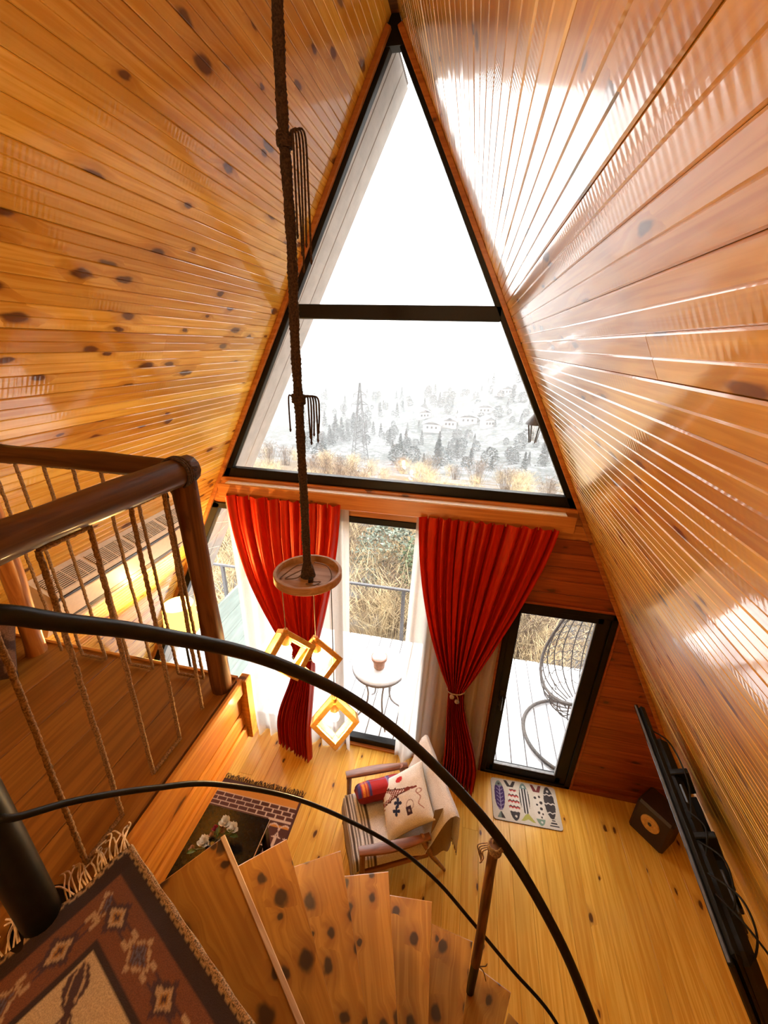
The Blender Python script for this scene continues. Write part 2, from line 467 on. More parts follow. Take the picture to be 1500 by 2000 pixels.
# trims
mb = MB(); mb.box((0.02, 3.047, 2.962), (2.80, .086, .024), ch=.003)
struct('trim_6', mb, plain('white_shelf_top', (.93, .90, .88), .35, noise=.03), 'white top board of the shelf under the tall window')  # top board in one even near-white
mb = MB(); mb.box((.02, 2.995, 2.905), (2.93, .016, .125), ch=.003)
mb.box((.02, 3.085, 2.985), (2.98, .03, .035), ch=.004)
struct('trim_1', mb, TRIMW, 'pine shelf and curtain board running under the tall window')
for nm, side, k in (('trim_2', 1, KR), ('trim_3', -1, KL)):
    nrm = sqrt(1 + k * k); dn = Vector((side * k, 0, -1)) / nrm; inw = Vector((-side, 0, -k)) / nrm
    rot = Matrix((Vector((0, 1, 0)), dn, Vector((0, 1, 0)).cross(dn))).transposed()
    mb = MB(); L = APEX * nrm - .12
    O = Vector((0, 3.082, APEX)) + dn * (L / 2 + .1) + inw * .016
    mb.box(O, (.034, L, .032), rot, ch=.003)
    struct(nm, mb, TRIMW, 'slim pine strip closing the %s slope against the gable' % ('right' if side > 0 else 'left'))
mb = MB(); mb.box((-.9, 3.085, .012), (2.8, .05, .024), ch=.004)
struct('trim_4', mb, TRIMW, 'wooden threshold strip under the sliding window')
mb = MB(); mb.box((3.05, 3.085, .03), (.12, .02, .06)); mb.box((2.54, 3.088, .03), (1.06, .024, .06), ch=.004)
struct('baseboard_back', mb, REDW, 'pine baseboard coloured dark red for shade right of the door')

# tall triangular window (window_1)
def bar(a, b, wd_, y0, y1, name, parent, mat=BLACKFR, off=0.0):
    """frame bar in the gable plane between (x,z) points a and b"""
    a = Vector((a[0], 0, a[1])); b = Vector((b[0], 0, b[1])); d = (b - a); L = d.length; d.normalize()
    n = Vector((0, 1, 0)).cross(d)
    rot = Matrix((d, Vector((0, 1, 0)), d.cross(Vector((0, 1, 0))))).transposed()
    mb = MB(); mb.box((a + b) / 2 + Vector((0, (y0 + y1) / 2, 0)) + n * off, (L, y1 - y0, wd_), rot, ch=.005)
    return part(name, mb, mat, parent)
w1 = bpy.data.objects.new('window_1', None); COL.objects.link(w1); w1['kind'] = 'structure'; w1['label'] = 'tall triangular gable window with a black frame and one cross bar'
nR = sqrt(1 + KR * KR); nL = sqrt(1 + KL * KL)
gR = lambda z: .534 * (5.712 - z); gL = lambda z: -.516 * (5.712 - z)
bar((gR(2.98) + .04, 2.98), (gR(5.712) + .032, 5.76), .072, 3.105, 3.17, 'right_jamb', w1)
bar((gL(2.98) - .04, 2.98), (gL(5.712) - .032, 5.76), .072, 3.105, 3.17, 'left_jamb', w1)
bar((gL(3.04) - .06, 3.038), (gR(3.04) + .06, 3.038), .088, 3.105, 3.17, 'bottom_rail', w1)
bar((gL(4.32) - .03, 4.322), (gR(4.32) + .03, 4.322), .096, 3.105, 3.17, 'cross_bar', w1)
mb = MB(); mb.prism([(-.075, 5.69), (.075, 5.69), (.02, 5.83), (-.02, 5.83)], -3.16, -3.095, Rx); part('apex_plate', mb, BLACKFR, w1)
mb = MB(); mb.prism([(gL(3.07) - .01, 3.07), (gR(3.07) + .01, 3.07), (gR(4.28) + .01, 4.28), (gL(4.28) - .01, 4.28)], -3.137, -3.131, Rx); part('pane', mb, GLASS, w1)
mb = MB(); mb.prism([(gL(4.36) - .01, 4.36), (gR(4.36) + .01, 4.36), (0.0, 5.74)], -3.137, -3.131, Rx); part('pane', mb, GLASS, w1)

# lower window (window_2)
w2 = bpy.data.objects.new('window_2', None); COL.objects.link(w2); w2['kind'] = 'structure'; w2['label'] = 'wide floor-length window under the shelf, behind the curtains'
bar((xl(0) + .07, 0), (xl(2.74) + .07, 2.74), .065, 3.09, 3.17, 'left_jamb', w2)
bar((xl(2.72), 2.715), (.5, 2.715), .06, 3.09, 3.17, 'top_rail', w2)
bar((xl(0) + .02, .055), (.5, .055), .075, 3.09, 3.17, 'bottom_rail', w2)
bar((.46, 0), (.46, 2.74), .08, 3.09, 3.17, 'right_jamb', w2)
bar((-.42, 0), (-.42, 2.74), .07, 3.10, 3.17, 'mullion', w2)
mb = MB(); mb.prism([(xl(.05) + .06, .06), (-.42, .06), (-.42, 2.7), (xl(2.7) + .06, 2.7)], -3.139, -3.133, Rx); part('pane', mb, GLASS, w2)
mb = MB(); mb.prism([(-.42, .06), (.46, .06), (.46, 2.7), (-.42, 2.7)], -3.139, -3.133, Rx); part('pane', mb, GLASS, w2)

# glazed door (door_1)
d1 = bpy.data.objects.new('door_1', None); COL.objects.link(d1); d1['kind'] = 'structure'; d1['label'] = 'black framed glass door beside the shade-red wall'
bar((1.145, 0), (1.145, 2.12), .05, 3.075, 3.18, 'frame', d1); bar((1.975, 0), (1.975, 2.12), .05, 3.075, 3.18, 'frame', d1)
bar((1.12, 2.095), (2.0, 2.095), .05, 3.075, 3.18, 'frame', d1); bar((1.12, .02), (2.0, .02), .04, 3.075, 3.18, 'sill', d1)
bar((1.205, .04), (1.205, 2.07), .075, 3.09, 3.15, 'stile', d1); bar((1.9, .04), (1.9, 2.07), .105, 3.09, 3.15, 'stile', d1)
bar((1.2, 2.04), (1.9, 2.04), .065, 3.09, 3.15, 'rail', d1); bar((1.2, .082), (1.9, .082), .085, 3.09, 3.15, 'rail', d1)
BEAD = plain('grey_glazing_bead', (.2, .2, .2), .4)
bar((1.843, .12), (1.843, 2.01), .008, 3.096, 3.13, 'glazing_bead', d1, BEAD); bar((1.24, .128), (1.85, .128), .008, 3.096, 3.13, 'glazing_bead', d1, BEAD)
mb = MB(); mb.prism([(1.235, .12), (1.855, .12), (1.855, 2.02), (1.235, 2.02)], -3.125, -3.119, Rx); part('pane', mb, GLASS, d1)
mb = MB(); mb.tube([(1.2, 3.085, 1.05), (1.2, 3.04, 1.05)], .012); mb.tube([(1.2, 3.045, 1.055), (1.2, 3.04, .93)], .011); mb.box((1.2, 3.087, 1.03), (.035, .01, .2), ch=.003)
part('handle', mb, DARKP, d1, smooth=40)
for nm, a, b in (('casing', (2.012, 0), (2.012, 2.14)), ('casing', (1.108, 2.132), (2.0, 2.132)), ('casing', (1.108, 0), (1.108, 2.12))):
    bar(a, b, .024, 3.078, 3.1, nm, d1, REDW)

# roof overhang outside the glass
SOFF = plain('soffit_paint', (.44, .40, .36), .6, noise=.06, scale=9)
SOFFD = plain('soffit_backing', (.10, .075, .06), .8)
for nm, side, k in (('roof_overhang', -1, KL), ('roof_overhang', 1, KR)):
    nrm = sqrt(1 + k * k); dn = Vector((side * k, 0, -1)) / nrm; inw = Vector((-side, 0, -k)) / nrm
    mb = MB(); O = Vector((0, 0, APEX)); L = APEX * nrm + .9
    rot = Matrix((Vector((0, 1, 0)), dn, Vector((0, 1, 0)).cross(dn))).transposed()
    mb.box(O + dn * L / 2 - inw * .09 + Vector((0, 3.565, 0)), (.69, L, .06), rot)
    st = struct(nm, mb, SOFFD, 'painted board roof overhang outside on the %s' % ('right' if side > 0 else 'left'))
    for q in range(3):
        y0 = 3.225 + q * .225
        me = MB().box((0, 0, 0), (.217, L - .02, .02), None, ch=.004).mesh('soffit_board')
        M = rot.to_4x4(); M.translation = O + dn * (L / 2 + .02) - inw * .05 + Vector((0, y0 + .11, 0))
        link('soffit_board', me, SOFF, st, M)
mb = MB(); mb.box((0, .3, APEX + .1), (.3, 6.4, .1)); mb.box((0, .25, APEX + .02), (.05, 5.7, .12))
struct('trim_5', mb, LOGW, 'ridge beam where the two slopes meet')

# ------------------------------------------------------------------ loft platform on the left
LZ, LX, LY = 2.72, -0.25, 1.235
mb = MB(); mb.prism([(xl(LZ) + .0, YB), (LX - .02, YB), (LX - .02, LY - .02), (xl(LZ), LY - .02)], LZ - .30, LZ - .022)
loft = struct('loft_floor', mb, LOGW, 'loft platform of wide brown boards with a pine fascia')
x = LX - .015; k = 0
while x > xl(LZ) + .0:
    wd_ = min(.205, x - xl(LZ))
    me = plank_mesh(LY - YB - .002, wd_ - .0015, t=.02, ch=.0025, groove=False)
    link('plank', me, LOFTW, loft, frame(Vector((0, 1, 0)), Vector((-1, 0, 0)), Vector((0, 0, 1)), Vector((x - wd_ / 2, YB, LZ + random.uniform(-.0006, .0006)))))
    x -= wd_
FASC = wood('fascia_pine', (.66, .30, .045), (.47, .17, .018), knots=.05, rough=.4, coat=.3, chatter=0)
def fascia(p0, p1, out):
    d = Vector(p1) - Vector(p0); L = d.length; d.normalize()
    rows = [(2.655, 2.728, .020), (2.545, 2.650, .0), (2.462, 2.541, .006), (2.385, 2.457, .016)]
    for (z0, z1, dep) in rows:
        me = plank_mesh(L, z1 - z0, t=.02, ch=.008, groove=False)
        o = Vector(p0) + Vector((0, 0, (z0 + z1) / 2)) + Vector(out) * dep
        link('fascia_board', me, FASC, loft, frame(d, Vector(out).cross(d), Vector(out), o))
fascia((LX, .58, 0), (LX, LY - .002, 0), (1, 0, 0))
fascia((LX - .02, LY, 0), (xl(LZ) + .0, LY, 0), (0, 1, 0))
me = MB().box((LX + .012, LY + .012, 2.555), (.045, .05, .345), None, ch=.004).mesh('corner_strip')
link('corner_strip', me, FASC, loft)

# log railing with rope balusters
PX, PY = -0.30, 1.175
rl = thing('log_railing', 'dark log railing with zigzag jute rope along the loft edge', 'railing', (PX, PY, LZ))
def log(path, r, seed=0):
    P = cr(path, 6); mb = MB()
    mb.tube(P, lambda t: r * (1 + .05 * sin(t * 9 + seed) + .03 * sin(t * 23 + seed)), 12); return mb
part('corner_post', log([(PX, PY, LZ), (PX - .004, PY - .002, 3.2), (PX - .012, PY - .008, 3.74)], .041), LOGZ, rl, 60, W=True)
part('rail_end_post', log([(-1.275, PY, LZ), (-1.25, PY, 3.1), (-1.225, PY - .01, 3.58)], .040, 2), PALELOG, rl, 60, W=True)
part('top_rail', log([(PX - .01, PY + .03, 3.70), (PX - .005, .8, 3.713), (PX, .38, 3.72), (PX, .1, 3.72)], .046, 1), LOGY, rl, 60, W=True)
part('top_rail', log([(PX + .02, PY, 3.70), (-.7, PY, 3.705), (-1.1, PY, 3.70)], .036, 4), LOGW, rl, 60, W=True)
def ropepath(pts, n=10, wob=.002):
    out = []
    for a, b in zip(pts[:-1], pts[1:]):
        a = Vector(a); b = Vector(b); m = max(2, int((b - a).length / .012))
        for i in range(m):
            p = a.lerp(b, i / m); q = p * 30
            out.append(p + Vector((mn.noise(q), mn.noise(q + Vector((9, 3, 1))), 0)) * wob)
    out.append(Vector(pts[-1])); return out
def rope_part(name, pts, r, parent, mat=None, lobes=3, tw=260):
    mb = MB(); mb.tube(ropepath(pts), r, 9, True, lobes, tw, .2)
    return part(name, mb, mat or ROPE, parent, 60, W=True)
# front edge
fx = [-.40, -.525, -.655, -.775, -.905, -1.035, -1.15]
for i in range(0, len(fx)):
    x = fx[i]; top = (x, PY + .004, 3.668); bot = (x, PY + .02, 2.735)
    pts = [top, bot]
    if i % 2 == 0 and i + 1 < len(fx): pts = [top, bot, (fx[i + 1], PY + .02, 2.733)]
    elif i + 1 < len(fx): pts = [bot, top, (fx[i + 1], PY + .004, 3.668)]
    rope_part('rope_baluster', pts, .0062, rl)
ny = [1.062, .924, .786, .65, .52]
for i, y in enumerate(ny):
    top = (PX - .004, y, 3.662); bot = (PX - .008, y - .012, 2.735)
    pts = [top, bot]
    if i % 2 == 0 and i + 1 < len(ny): pts = [bot, top, (PX - .004, ny[i + 1], 3.662)]
    elif i + 1 < len(ny): pts = [top, bot, (PX - .008, ny[i + 1] - .012, 2.735)]
    rope_part('rope_baluster', pts, .0068, rl)
def ring(c, ax, r, rt, turns=4, pitch=.011, seg=40):
    ax = Vector(ax).normalized(); a = Vector((0, 0, 1)) if abs(ax.z) < .9 else Vector((1, 0, 0))
    u = a.cross(ax).normalized(); w = ax.cross(u); out = []
    for i in range(int(turns * seg) + 1):
        t = 2 * pi * i / seg
        out.append(Vector(c) + (u * cos(t) + w * sin(t)) * r + ax * (pitch * (i / seg - turns / 2)))
    mb = MB(); mb.tube(out, rt, 6); return mb
part('rope_lashing', ring((PX - .012, PY - .008, 3.70), (0, .25, 1), .049, .005, 5, .010), ROPED, rl, 60, W=True)
part('rope_lashing', ring((PX - .01, PY - .03, 3.702), (0, 1, 0), .052, .005, 3, .010), ROPED, rl, 60, W=True)
part('rope_lashing', ring((-1.22, PY, 3.57), (0, 0, 1), .046, .005, 3, .010), ROPED, rl, 60, W=True)
mb = MB()
for k in range(5):
    a = k * .9; p0 = Vector((PX - .05 - .012 * k, PY + .01, 3.67))
    mb.tube(cr([p0, p0 + Vector((.006 * cos(a), 0, -.03)), p0 + Vector((.01 * cos(a * 2), .01 * sin(a), -.07 - .01 * (k % 3)))], 4), .0028, 5)
part('rope_tassel', mb, ROPED, rl, W=True)

# ------------------------------------------------------------------ spiral staircase
SC = Vector((0.752, 0.104, 0)); H = LZ / 12; R = 1.058
st = thing('spiral_staircase', 'spiral staircase of scorched pine treads with curved black steel handrail', 'staircase', (SC.x, SC.y, 0))
STEP = 12.05
def pol(a, r, z=0): return Vector((SC.x + r * cos(radians(a)), SC.y + r * sin(radians(a)), z))
for i in range(11):
    z = LZ - H * (i + 1); a1 = 141.4 - STEP * i; a0 = a1 + 10.2
    # wedge with nearly radial edges, outer chord
    A = pol(a0 + 1.0, R + .012); B = pol(a1, R); b2 = pol(a1 - 2.5, .12); a2 = pol(a0 + 8, .12)
    sh = Vector((-.05 * sin(radians(a1)), .05 * cos(radians(a1)), 0)) * -1
    poly = [(A.x, A.y), (a2.x, a2.y), (b2.x, b2.y), (B.x, B.y)]
    cen = pol((a0 + a1) / 2, .6)
    ang = radians((a0 + a1) / 2)
    M = Matrix.Translation(Vector((cen.x, cen.y, z))) @ Matrix.Rotation(ang, 4, 'Z'); Mi = M.inverted()
    lp = [(Mi @ Vector((x, y, z))) for x, y in poly]
    # bevelled slab in local axes (length along X): top inset ring
    def inset(pts, d):
        n = len(pts); c = sum((Vector((p.x, p.y)) for p in pts), Vector((0, 0))) / n
        return [Vector((p.x, p.y)) + (c - Vector((p.x, p.y))).normalized() * d for p in pts]
    rings = [(inset(lp, .006), 0.0), (inset(lp, 0), -.006), (inset(lp, 0), -.036), (inset(lp, .004), -.040)]
    vs = [(p.x, p.y, zz) for rg, zz in rings for p in rg]
    fs = [(3, 2, 1, 0)]
    for q in range(3):
        for k in range(4): k2 = (k + 1) % 4; fs.append((q * 4 + k, q * 4 + k2, q * 4 + 4 + k2, q * 4 + 4 + k))
    fs.append((12, 13, 14, 15))
    fs = [tuple(reversed(f)) for f in fs]
    mb = MB(); mb.add(vs, fs)
    t = part('tread', mb, TREADW, st, None, W=False)
    t.matrix_basis = Matrix.Translation(-Vector((SC.x, SC.y, 0))) @ M
    if i == 0:
        e0 = lp[3] + Vector((0, 0, -.012 + 0)); 
        pB = Vector((lp[3].x, lp[3].y, -.0135)); pb = Vector((lp[2].x, lp[2].y, -.0135)); d = (pb - pB); Ld = d.length
        m2 = MB(); rz = Matrix.Rotation(atan2(d.y, d.x), 3, 'Z'); nrm2 = Vector((d.y, -d.x, 0)).normalized()
        m2.box((pB + pb) / 2 - nrm2 * 0.0015, (Ld, .017, .033), rz, ch=.002)
        e = part('edge_strip', m2, RAWW, t, label='pale raw wood edge strip')
    bm_ = MB(); p0 = pol((a0 + a1) / 2 + 3, .0, z - .05); p1 = pol((a0 + a1) / 2 + 3, R - .12, z - .055)
    bm_.box((p0 + p1) / 2, ((p1 - p0).length, .04, .02), Matrix.Rotation(radians((a0 + a1) / 2 + 3), 3, 'Z'))
    part('tread_bracket', bm_, STEEL, st, W=True)
# landing wedge
pts = [(LX - .005, .592), (.05, .432), (.64, .14), (.64, -1.2), (LX - .005, -1.2)]
mb = MB(); mb.prism(pts, LZ - .045, LZ)
part('landing', mb, TREADW, st, W=True)
mb = MB(); mb.tube([(SC.x, SC.y, 0), (SC.x, SC.y, LZ - H)], .045, 16); mb.lathe([(.13, 0), (.13, .012), (.05, .014)], (SC.x, SC.y, 0), 20)
part('centre_pole', mb, STEEL, st, 60, W=True)
NP = Vector((-.318, .385, LZ))
mb = MB(); mb.tube([NP, NP + Vector((0, 0, 1.0))], .043, 18); mb.lathe([(.07, 0), (.07, .01), (.043, .012)], NP, 18)
part('newel_post', mb, STEEL, st, 50, W=True)
up = [(158.3, 3.61), (154.1, 3.545), (144.7, 3.41), (129.5, 3.185), (113, 2.895), (96.1, 2.545), (78.7, 2.175), (63.5, 1.81), (52, 1.5), (38, 1.18), (20, .86)]
P = [NP + Vector((0, 0, .955))] + [pol(a, R, z) for a, z in up]
mb = MB(); mb.tube(cr(P, 9), .0205, 12); part('handrail', mb, STEEL, st, 80, W=True)
lo = [(163.8, 3.13), (158, 3.045), (149.5, 2.905), (140, 2.745), (124.3, 2.425), (105.4, 2.03), (93.1, 1.77), (82.5, 1.525)]
P = [NP + Vector((.03, .0, .432))] + [pol(a, R, z) for a, z in lo] + [Vector((1.118, 1.13, 1.25)), Vector((1.338, 1.049, 1.10)), Vector((1.5, .9, .9))]
mb = MB(); mb.tube(cr(P, 9), .0085, 9); part('lower_rail', mb, STEEL, st, 80, W=True)
bp0 = Vector((.926, 1.052, 1.133 - .0)); bp1 = Vector((.926, 1.148, 2.155))
P = [bp0.lerp(bp1, t) + Vector((.004 * sin(5 * t), 0, 0)) for t in [i / 14 for i in range(15)]]
mb = MB(); mb.tube(P[3:], lambda t: .0225 * (1 + .03 * sin(t * 14)), 12)
bal = part('baluster_log', mb, LOGZ, st, 60, W=True)
mb = MB(); mb.tube(P[:4], .021, 12); part('baluster_foot', mb, STEEL, st, 60, W=True)
part('rope_lashing', ring(bp1 + Vector((0, 0, -.02)), (0, .1, 1), .027, .004, 5, .008), ROPE, st, 60, W=True)
part('rope_lashing', ring(bp1 + Vector((.01, -.003, .012)), (.5, .1, -.45), .026, .004, 3, .008), ROPE, st, 60, W=True)
mb = MB()
for k in range(4):
    p0 = bp1 + Vector((-.03, -.012 + .008 * k, -.02))
    mb.tube(cr([p0, p0 + Vector((-.02 - .006 * k, -.004, -.02)), p0 + Vector((-.012 - .007 * k, -.008, -.055)), p0 + Vector((-.022 + .004 * k, -.004, -.10 - .012 * k))], 5), .0026, 5)
part('rope_tassel', mb, ROPE, st, W=True); mb = MB()
p0 = bp0.lerp(bp1, .2) + Vector((.02, 0, 0))
mb.tube(cr([p0, p0 + Vector((.03, .0, .02)), p0 + Vector((.035, 0, .045))], 4), .0026, 5)
part('rope_end', mb, ROPE, st, W=True); mb = MB()
mb.tube(cr([p0, p0 + Vector((.025, 0, -.03)), p0 + Vector((.045, -.01, -.09))], 4), .0026, 5)
part('rope_end', mb, ROPE, st, W=True)

# ------------------------------------------------------------------ kilim on the landing
ka = Vector((-.217, .569, 0)); e1 = Vector((.91, -.415, 0)).normalized(); e2 = Vector((-e1.y * -1, 0, 0))
e2 = Vector((e1.y, -e1.x, 0)); e2 = e2 if e2.y < 0 else -e2
KLn, KWd = 1.15, .62
def kil(u, v):
    x, y = u * KLn, v * KWd
    dk = (.022, .010, .010); rust = (.14, .046, .017); cream = (.44, .34, .19); plum = (.05, .022, .026); pale = (.36, .25, .13)
    d = min(x, y, KLn - x, KWd - y)
    q = lambda t: math.floor(t / .0055) * .0055
    if d < .012: return pale if (int(x / .008) + int(y / .008)) % 3 else dk
    if d < .046: return dk
    if d < .144:
        if y == d or KWd - y == d: s_, b = x - .138, d - .095
        else: s_, b = y - .207, d - .095
        kq = math.floor(s_ / .118 + .5); s_ = abs(q(s_ - kq * .118 + .0028)); b = abs(q(b + .0028)); m = s_ / .054 + b / .040
        if kq % 2 == 0:
            if m < .16: return plum
            if m < .30: return (.30, .14, .03)
            if m < .56: return pale
            if m < .86: return plum
            if abs(s_ - .045) < .012 and b < .016 and b > .006: return plum
            return rust
        if m < .20: return (.07, .07, .11)
        if m < .52: return plum if (int(s_ * 360) + int(b * 360)) % 3 else (.10, .09, .12)
        if m < .66: return rust
        if m < .86: return pale
        if abs(s_ - .046) < .010 and b < .018 and b > .008: return pale
        return rust
    if d < .158: return dk
    fx_, fy = x - .158, y - .158
    for (cx_, cy_, a_) in ((.065, .075, .75), (.25, .10, 2.35), (.44, .075, .75), (.63, .10, 2.35)):
        dx, dy = fx_ - cx_, fy - cy_; ca, sa = cos(a_), sin(a_); p = dx * ca + dy * sa; w_ = abs(-dx * sa + dy * ca)
        if abs(p) < .082:
            lobe = .024 * sin(pi * min(1, abs(p) / .082)) ** .8 + .003
            if w_ < lobe:
                if abs(w_ - lobe * .5) < .0026 and abs(p) > .012: return pale
                return plum
    for k in range(6):
        if abs(q(fx_) - (.075 + .028 * k) - .35 * (fy - .17)) < .006 and .14 < fy < .19 + .006 * (k % 3): return plum
    return cream
def kp(u, v):
    x, y = u * KLn, v * KWd; p = ka + e1 * x + e2 * y
    zz = LZ + .006 + .004 * mn.noise(Vector((x * 9, y * 9, 3))) + .0035
    return (p.x, p.y, zz + .006 * sstep(.05, 0, x) * (1 + sin(y * 40)))
mb = MB(); mb.grid(kp, 230, 124, kil)
base = [kp(0, 0), kp(1, 0), kp(1, 1), kp(0, 1)]
KIL = painted('kilim_wool', .95, .5, 380, .2)
kt = thing('kilim_rug', 'fringed brown and cream kilim with diamond border on the landing', 'rug', (ka.x, ka.y, LZ))
part('woven_field', mb, KIL, kt, None, W=True, color=True)
mb = MB()
for i in range(86):
    v = (i + random.random() * .6) / 86 * .98; p = Vector(kp(0, v)); a = random.uniform(-.5, .5) + .5 * sin(v * 14)
    L = random.uniform(.055, .085)
    d = (-e1 * cos(a) - e2 * sin(a))
    if (p + d * L - Vector((NP.x, NP.y, 0))).xy.length < .055 or (p - Vector((NP.x, NP.y, 0))).xy.length < .05: continue
    mb.tube(cr([p + Vector((0, 0, .002)), p + d * L * .4 + Vector((0, 0, .014 * random.random() + .004)), p + d * L * .8 + e2 * random.uniform(-.012, .012) + Vector((0, 0, .012 * random.random())), p + d * L + e2 * random.uniform(-.02, .02) + Vector((0, 0, -.001))], 4), .0022, 5)
FR = plain('cream_fringe', (.72, .58, .40), .9, noise=.3)
o = part('fringe', mb, FR, kt, W=True, label='cream knotted fringe'); o['kind'] = 'stuff'
mb = MB()
for s_ in (0, 1):
    mb.tube([kp(i / 60, s_) for i in range(61)], .006, 6, lobes=2, twist=300)
part('selvage', mb, plain('selvage_yarn', (.30, .20, .11), .9, noise=.5, scale=300), kt, W=True)

# ------------------------------------------------------------------ pendant lamp
PLY = 1.47
pd = thing('pendant_lamp', 'rope-hung pendant lamp with round wooden tray and three lit wooden cubes', 'lamp', (0, PLY, 3.16))
P = []
for i in range(330):
    z = 3.17 + (5.86 - 3.17) * i / 329; q = Vector((3, 1, z * 2.6))
    k = sstep(3.2, 3.9, z) * .4 + .6 * (1 - abs(z - 3.45) / 3 if z < 4.2 else .6)
    P.append((mn.noise(q) * .012 * k, PLY + mn.noise(q + Vector((5, 0, 0))) * .01, z))
mb = MB(); mb.tube(P, lambda t: .0168 * (1 + .06 * sin(t * 120)), 12, True, 4, 110, .14)
part('hanging_rope', mb, ROPED, pd, 70, W=True)
for z, n, ln in ((4.68, 5, .34), (3.92, 6, .16)):
    part('rope_knot', ring((0, PLY, z), (0, 0, 1), .021, .006, 4, .008), ROPED, pd, 60, W=True)
    mb = MB()
    for k in range(n):
        s_ = -1 if (n == 6 and k == 0) else 1
        p0 = Vector((s_ * .02, PLY - .01, z + .008)); dx = s_ * (.012 + .009 * k); L = ln * (.75 + .35 * ((k * 7) % 5) / 5)
        mb.tube(cr([p0, p0 + Vector((dx, -.004, .004)), p0 + Vector((dx * 1.15, -.006, -L * .4)), p0 + Vector((dx * 1.1 + .004 * sin(k * 2.), -.006, -L))], 6), .0032, 6)
        mb.lathe([(.0005, .008), (.005, 0), (.003, -.008), (.0005, -.01)], p0 + Vector((dx * 1.1 + .004 * sin(k * 2.), -.006, -L)), 6)
    part('rope_tassel', mb, ROPED, pd, 60, W=True)
mb = MB(); mb.lathe([(.0, .0), (.145, .0), (.150, .004), (.150, .034), (.147, .038), (.136, .038), (.134, .034), (.134, .012), (.0, .010)], (0, PLY, 3.145), 56)
part('tray', mb, TRAYW, pd, 35, W=True)
mb = MB(); mb.lathe([(.004, .075), (.024, .05), (.034, .0)], (0, PLY, 3.155), 14); part('rope_splice', mb, ROPED, pd, 40, W=True)
mb = MB()
z = 3.160
for pts in ([(-.02, .0, .05), (-.06, .01, .03), (-.10, -.03, .004), (-.105, -.06, .002)], [(-.02, -.01, .03), (-.07, -.03, .004), (-.08, -.06, .003), (-.03, -.04, .006), (-.01, -.01, .03)],
            [(.02, .03, .05), (.07, .06, .02), (.11, .0, .004), (.10, -.06, .003), (.07, -.07, .003)], [(.02, -.04, .01), (.05, -.055, .006), (.075, -.045, .004), (.06, -.075, .003), (.02, -.075, .003)]):
    mb.tube(cr([(a, PLY + b, z + c) for a, b, c in pts], 8), .0028, 6)
part('wire_loops', mb, plain('brown_wire', (.16, .09, .05), .6), pd, 60, W=True)
mb = MB(); mb.box((.035, PLY - .055, z + .012), (.022, .012, .03), Matrix.Rotation(.5, 3, 'Z') @ Matrix.Rotation(.4, 3, 'X'), ch=.002); part('terminal_block', mb, DARKP, pd, W=True)
BULB = emit('bulb_glow', (1.0, .72, .34), 14.0)
AMBER = plain('amber_socket', (.75, .34, .06), .45)
def cube(tip, s, yaw, cord_top, cordmat):
    """open cube frame hung by one corner, with a socket and a bulb inside"""
    # hung by one corner: the body diagonal is plumb, one upper face turned to azimuth yaw
    dg = Vector((1, 1, 1)).normalized(); q0 = dg.rotation_difference(Vector((0, 0, 1))).to_matrix()
    f0 = q0 @ Vector((1, 0, 0)); Rm = Matrix.Rotation(yaw - atan2(f0.y, f0.x), 3, 'Z') @ q0
    c = Vector(tip) - Vector((0, 0, s * sqrt(3) / 2)); h = s / 2; t = .0235
    fr = None; k = 0
    m_all = MB()
    for ax in range(3):
        o = [q for q in range(3) if q != ax]
        for a in (-1, 1):
            for b in (-1, 1):
                p = [0, 0, 0]; p[o[0]] = a * (h - t / 2); p[o[1]] = b * (h - t / 2)
                sz = [t, t, t]; sz[ax] = s if ax == 0 else s - 2 * t
                if ax == 0: pass
                elif ax == 1: sz[1] = s - 2 * t
                q = Vector(p)
                if ax == 1 or ax == 2:
                    pass
                m_all.box(c + Rm @ q, sz, Rm, ch=.0015)
    fr = part('cube_frame', m_all, CUBEW, pd, None, W=True)
    tp = Vector(tip) - Vector((0, 0, .006))
    mb = MB(); mb.tube([cord_top, tp + Vector((0, 0, .005))], .0022, 6); part('cord', mb, cordmat, pd, 60, W=True)
    mb = MB(); mb.lathe([(.0, 0), (.010, 0), (.013, -.012), (.015, -.02), (.022, -.025), (.0235, -.08), (.019, -.086), (0, -.086)], tp + Vector((0, 0, .004)), 16)
    part('socket', mb, AMBER, pd, 40, W=True)
    bz = tp + Vector((0, 0, -.080))
    mb = MB(); mb.lathe([(.012, 0), (.014, -.012), (.022, -.03), (.0245, -.045), (.021, -.06), (.011, -.068), (.0, -.070)], bz, 18)
    part('bulb', mb, BULB, pd, 80, W=True)
    ld = bpy.data.lights.new('bulb_light', 'POINT'); ld.energy = 7.0; ld.color = (1.0, .64, .26); ld.shadow_soft_size = .03
    lo_ = bpy.data.objects.new('bulb_light', ld); COL.objects.link(lo_); lo_.parent = pd; lo_.matrix_parent_inverse = world_of(pd).inverted()
    lo_.matrix_basis = Matrix.Translation(bz + Vector((0, 0, -.105)))
YC = radians(-90)
cube((-.105, 1.42, 2.886), .172, YC + radians(42), (-.105, 1.42, 3.146), CORD)
cube((.010, 1.50, 2.798), .172, YC + radians(26), (.010, 1.50, 3.146), CORD)
cube((.096, 1.50, 2.421), .178, YC + radians(19), (.096, 1.50, 3.146), DARKP)

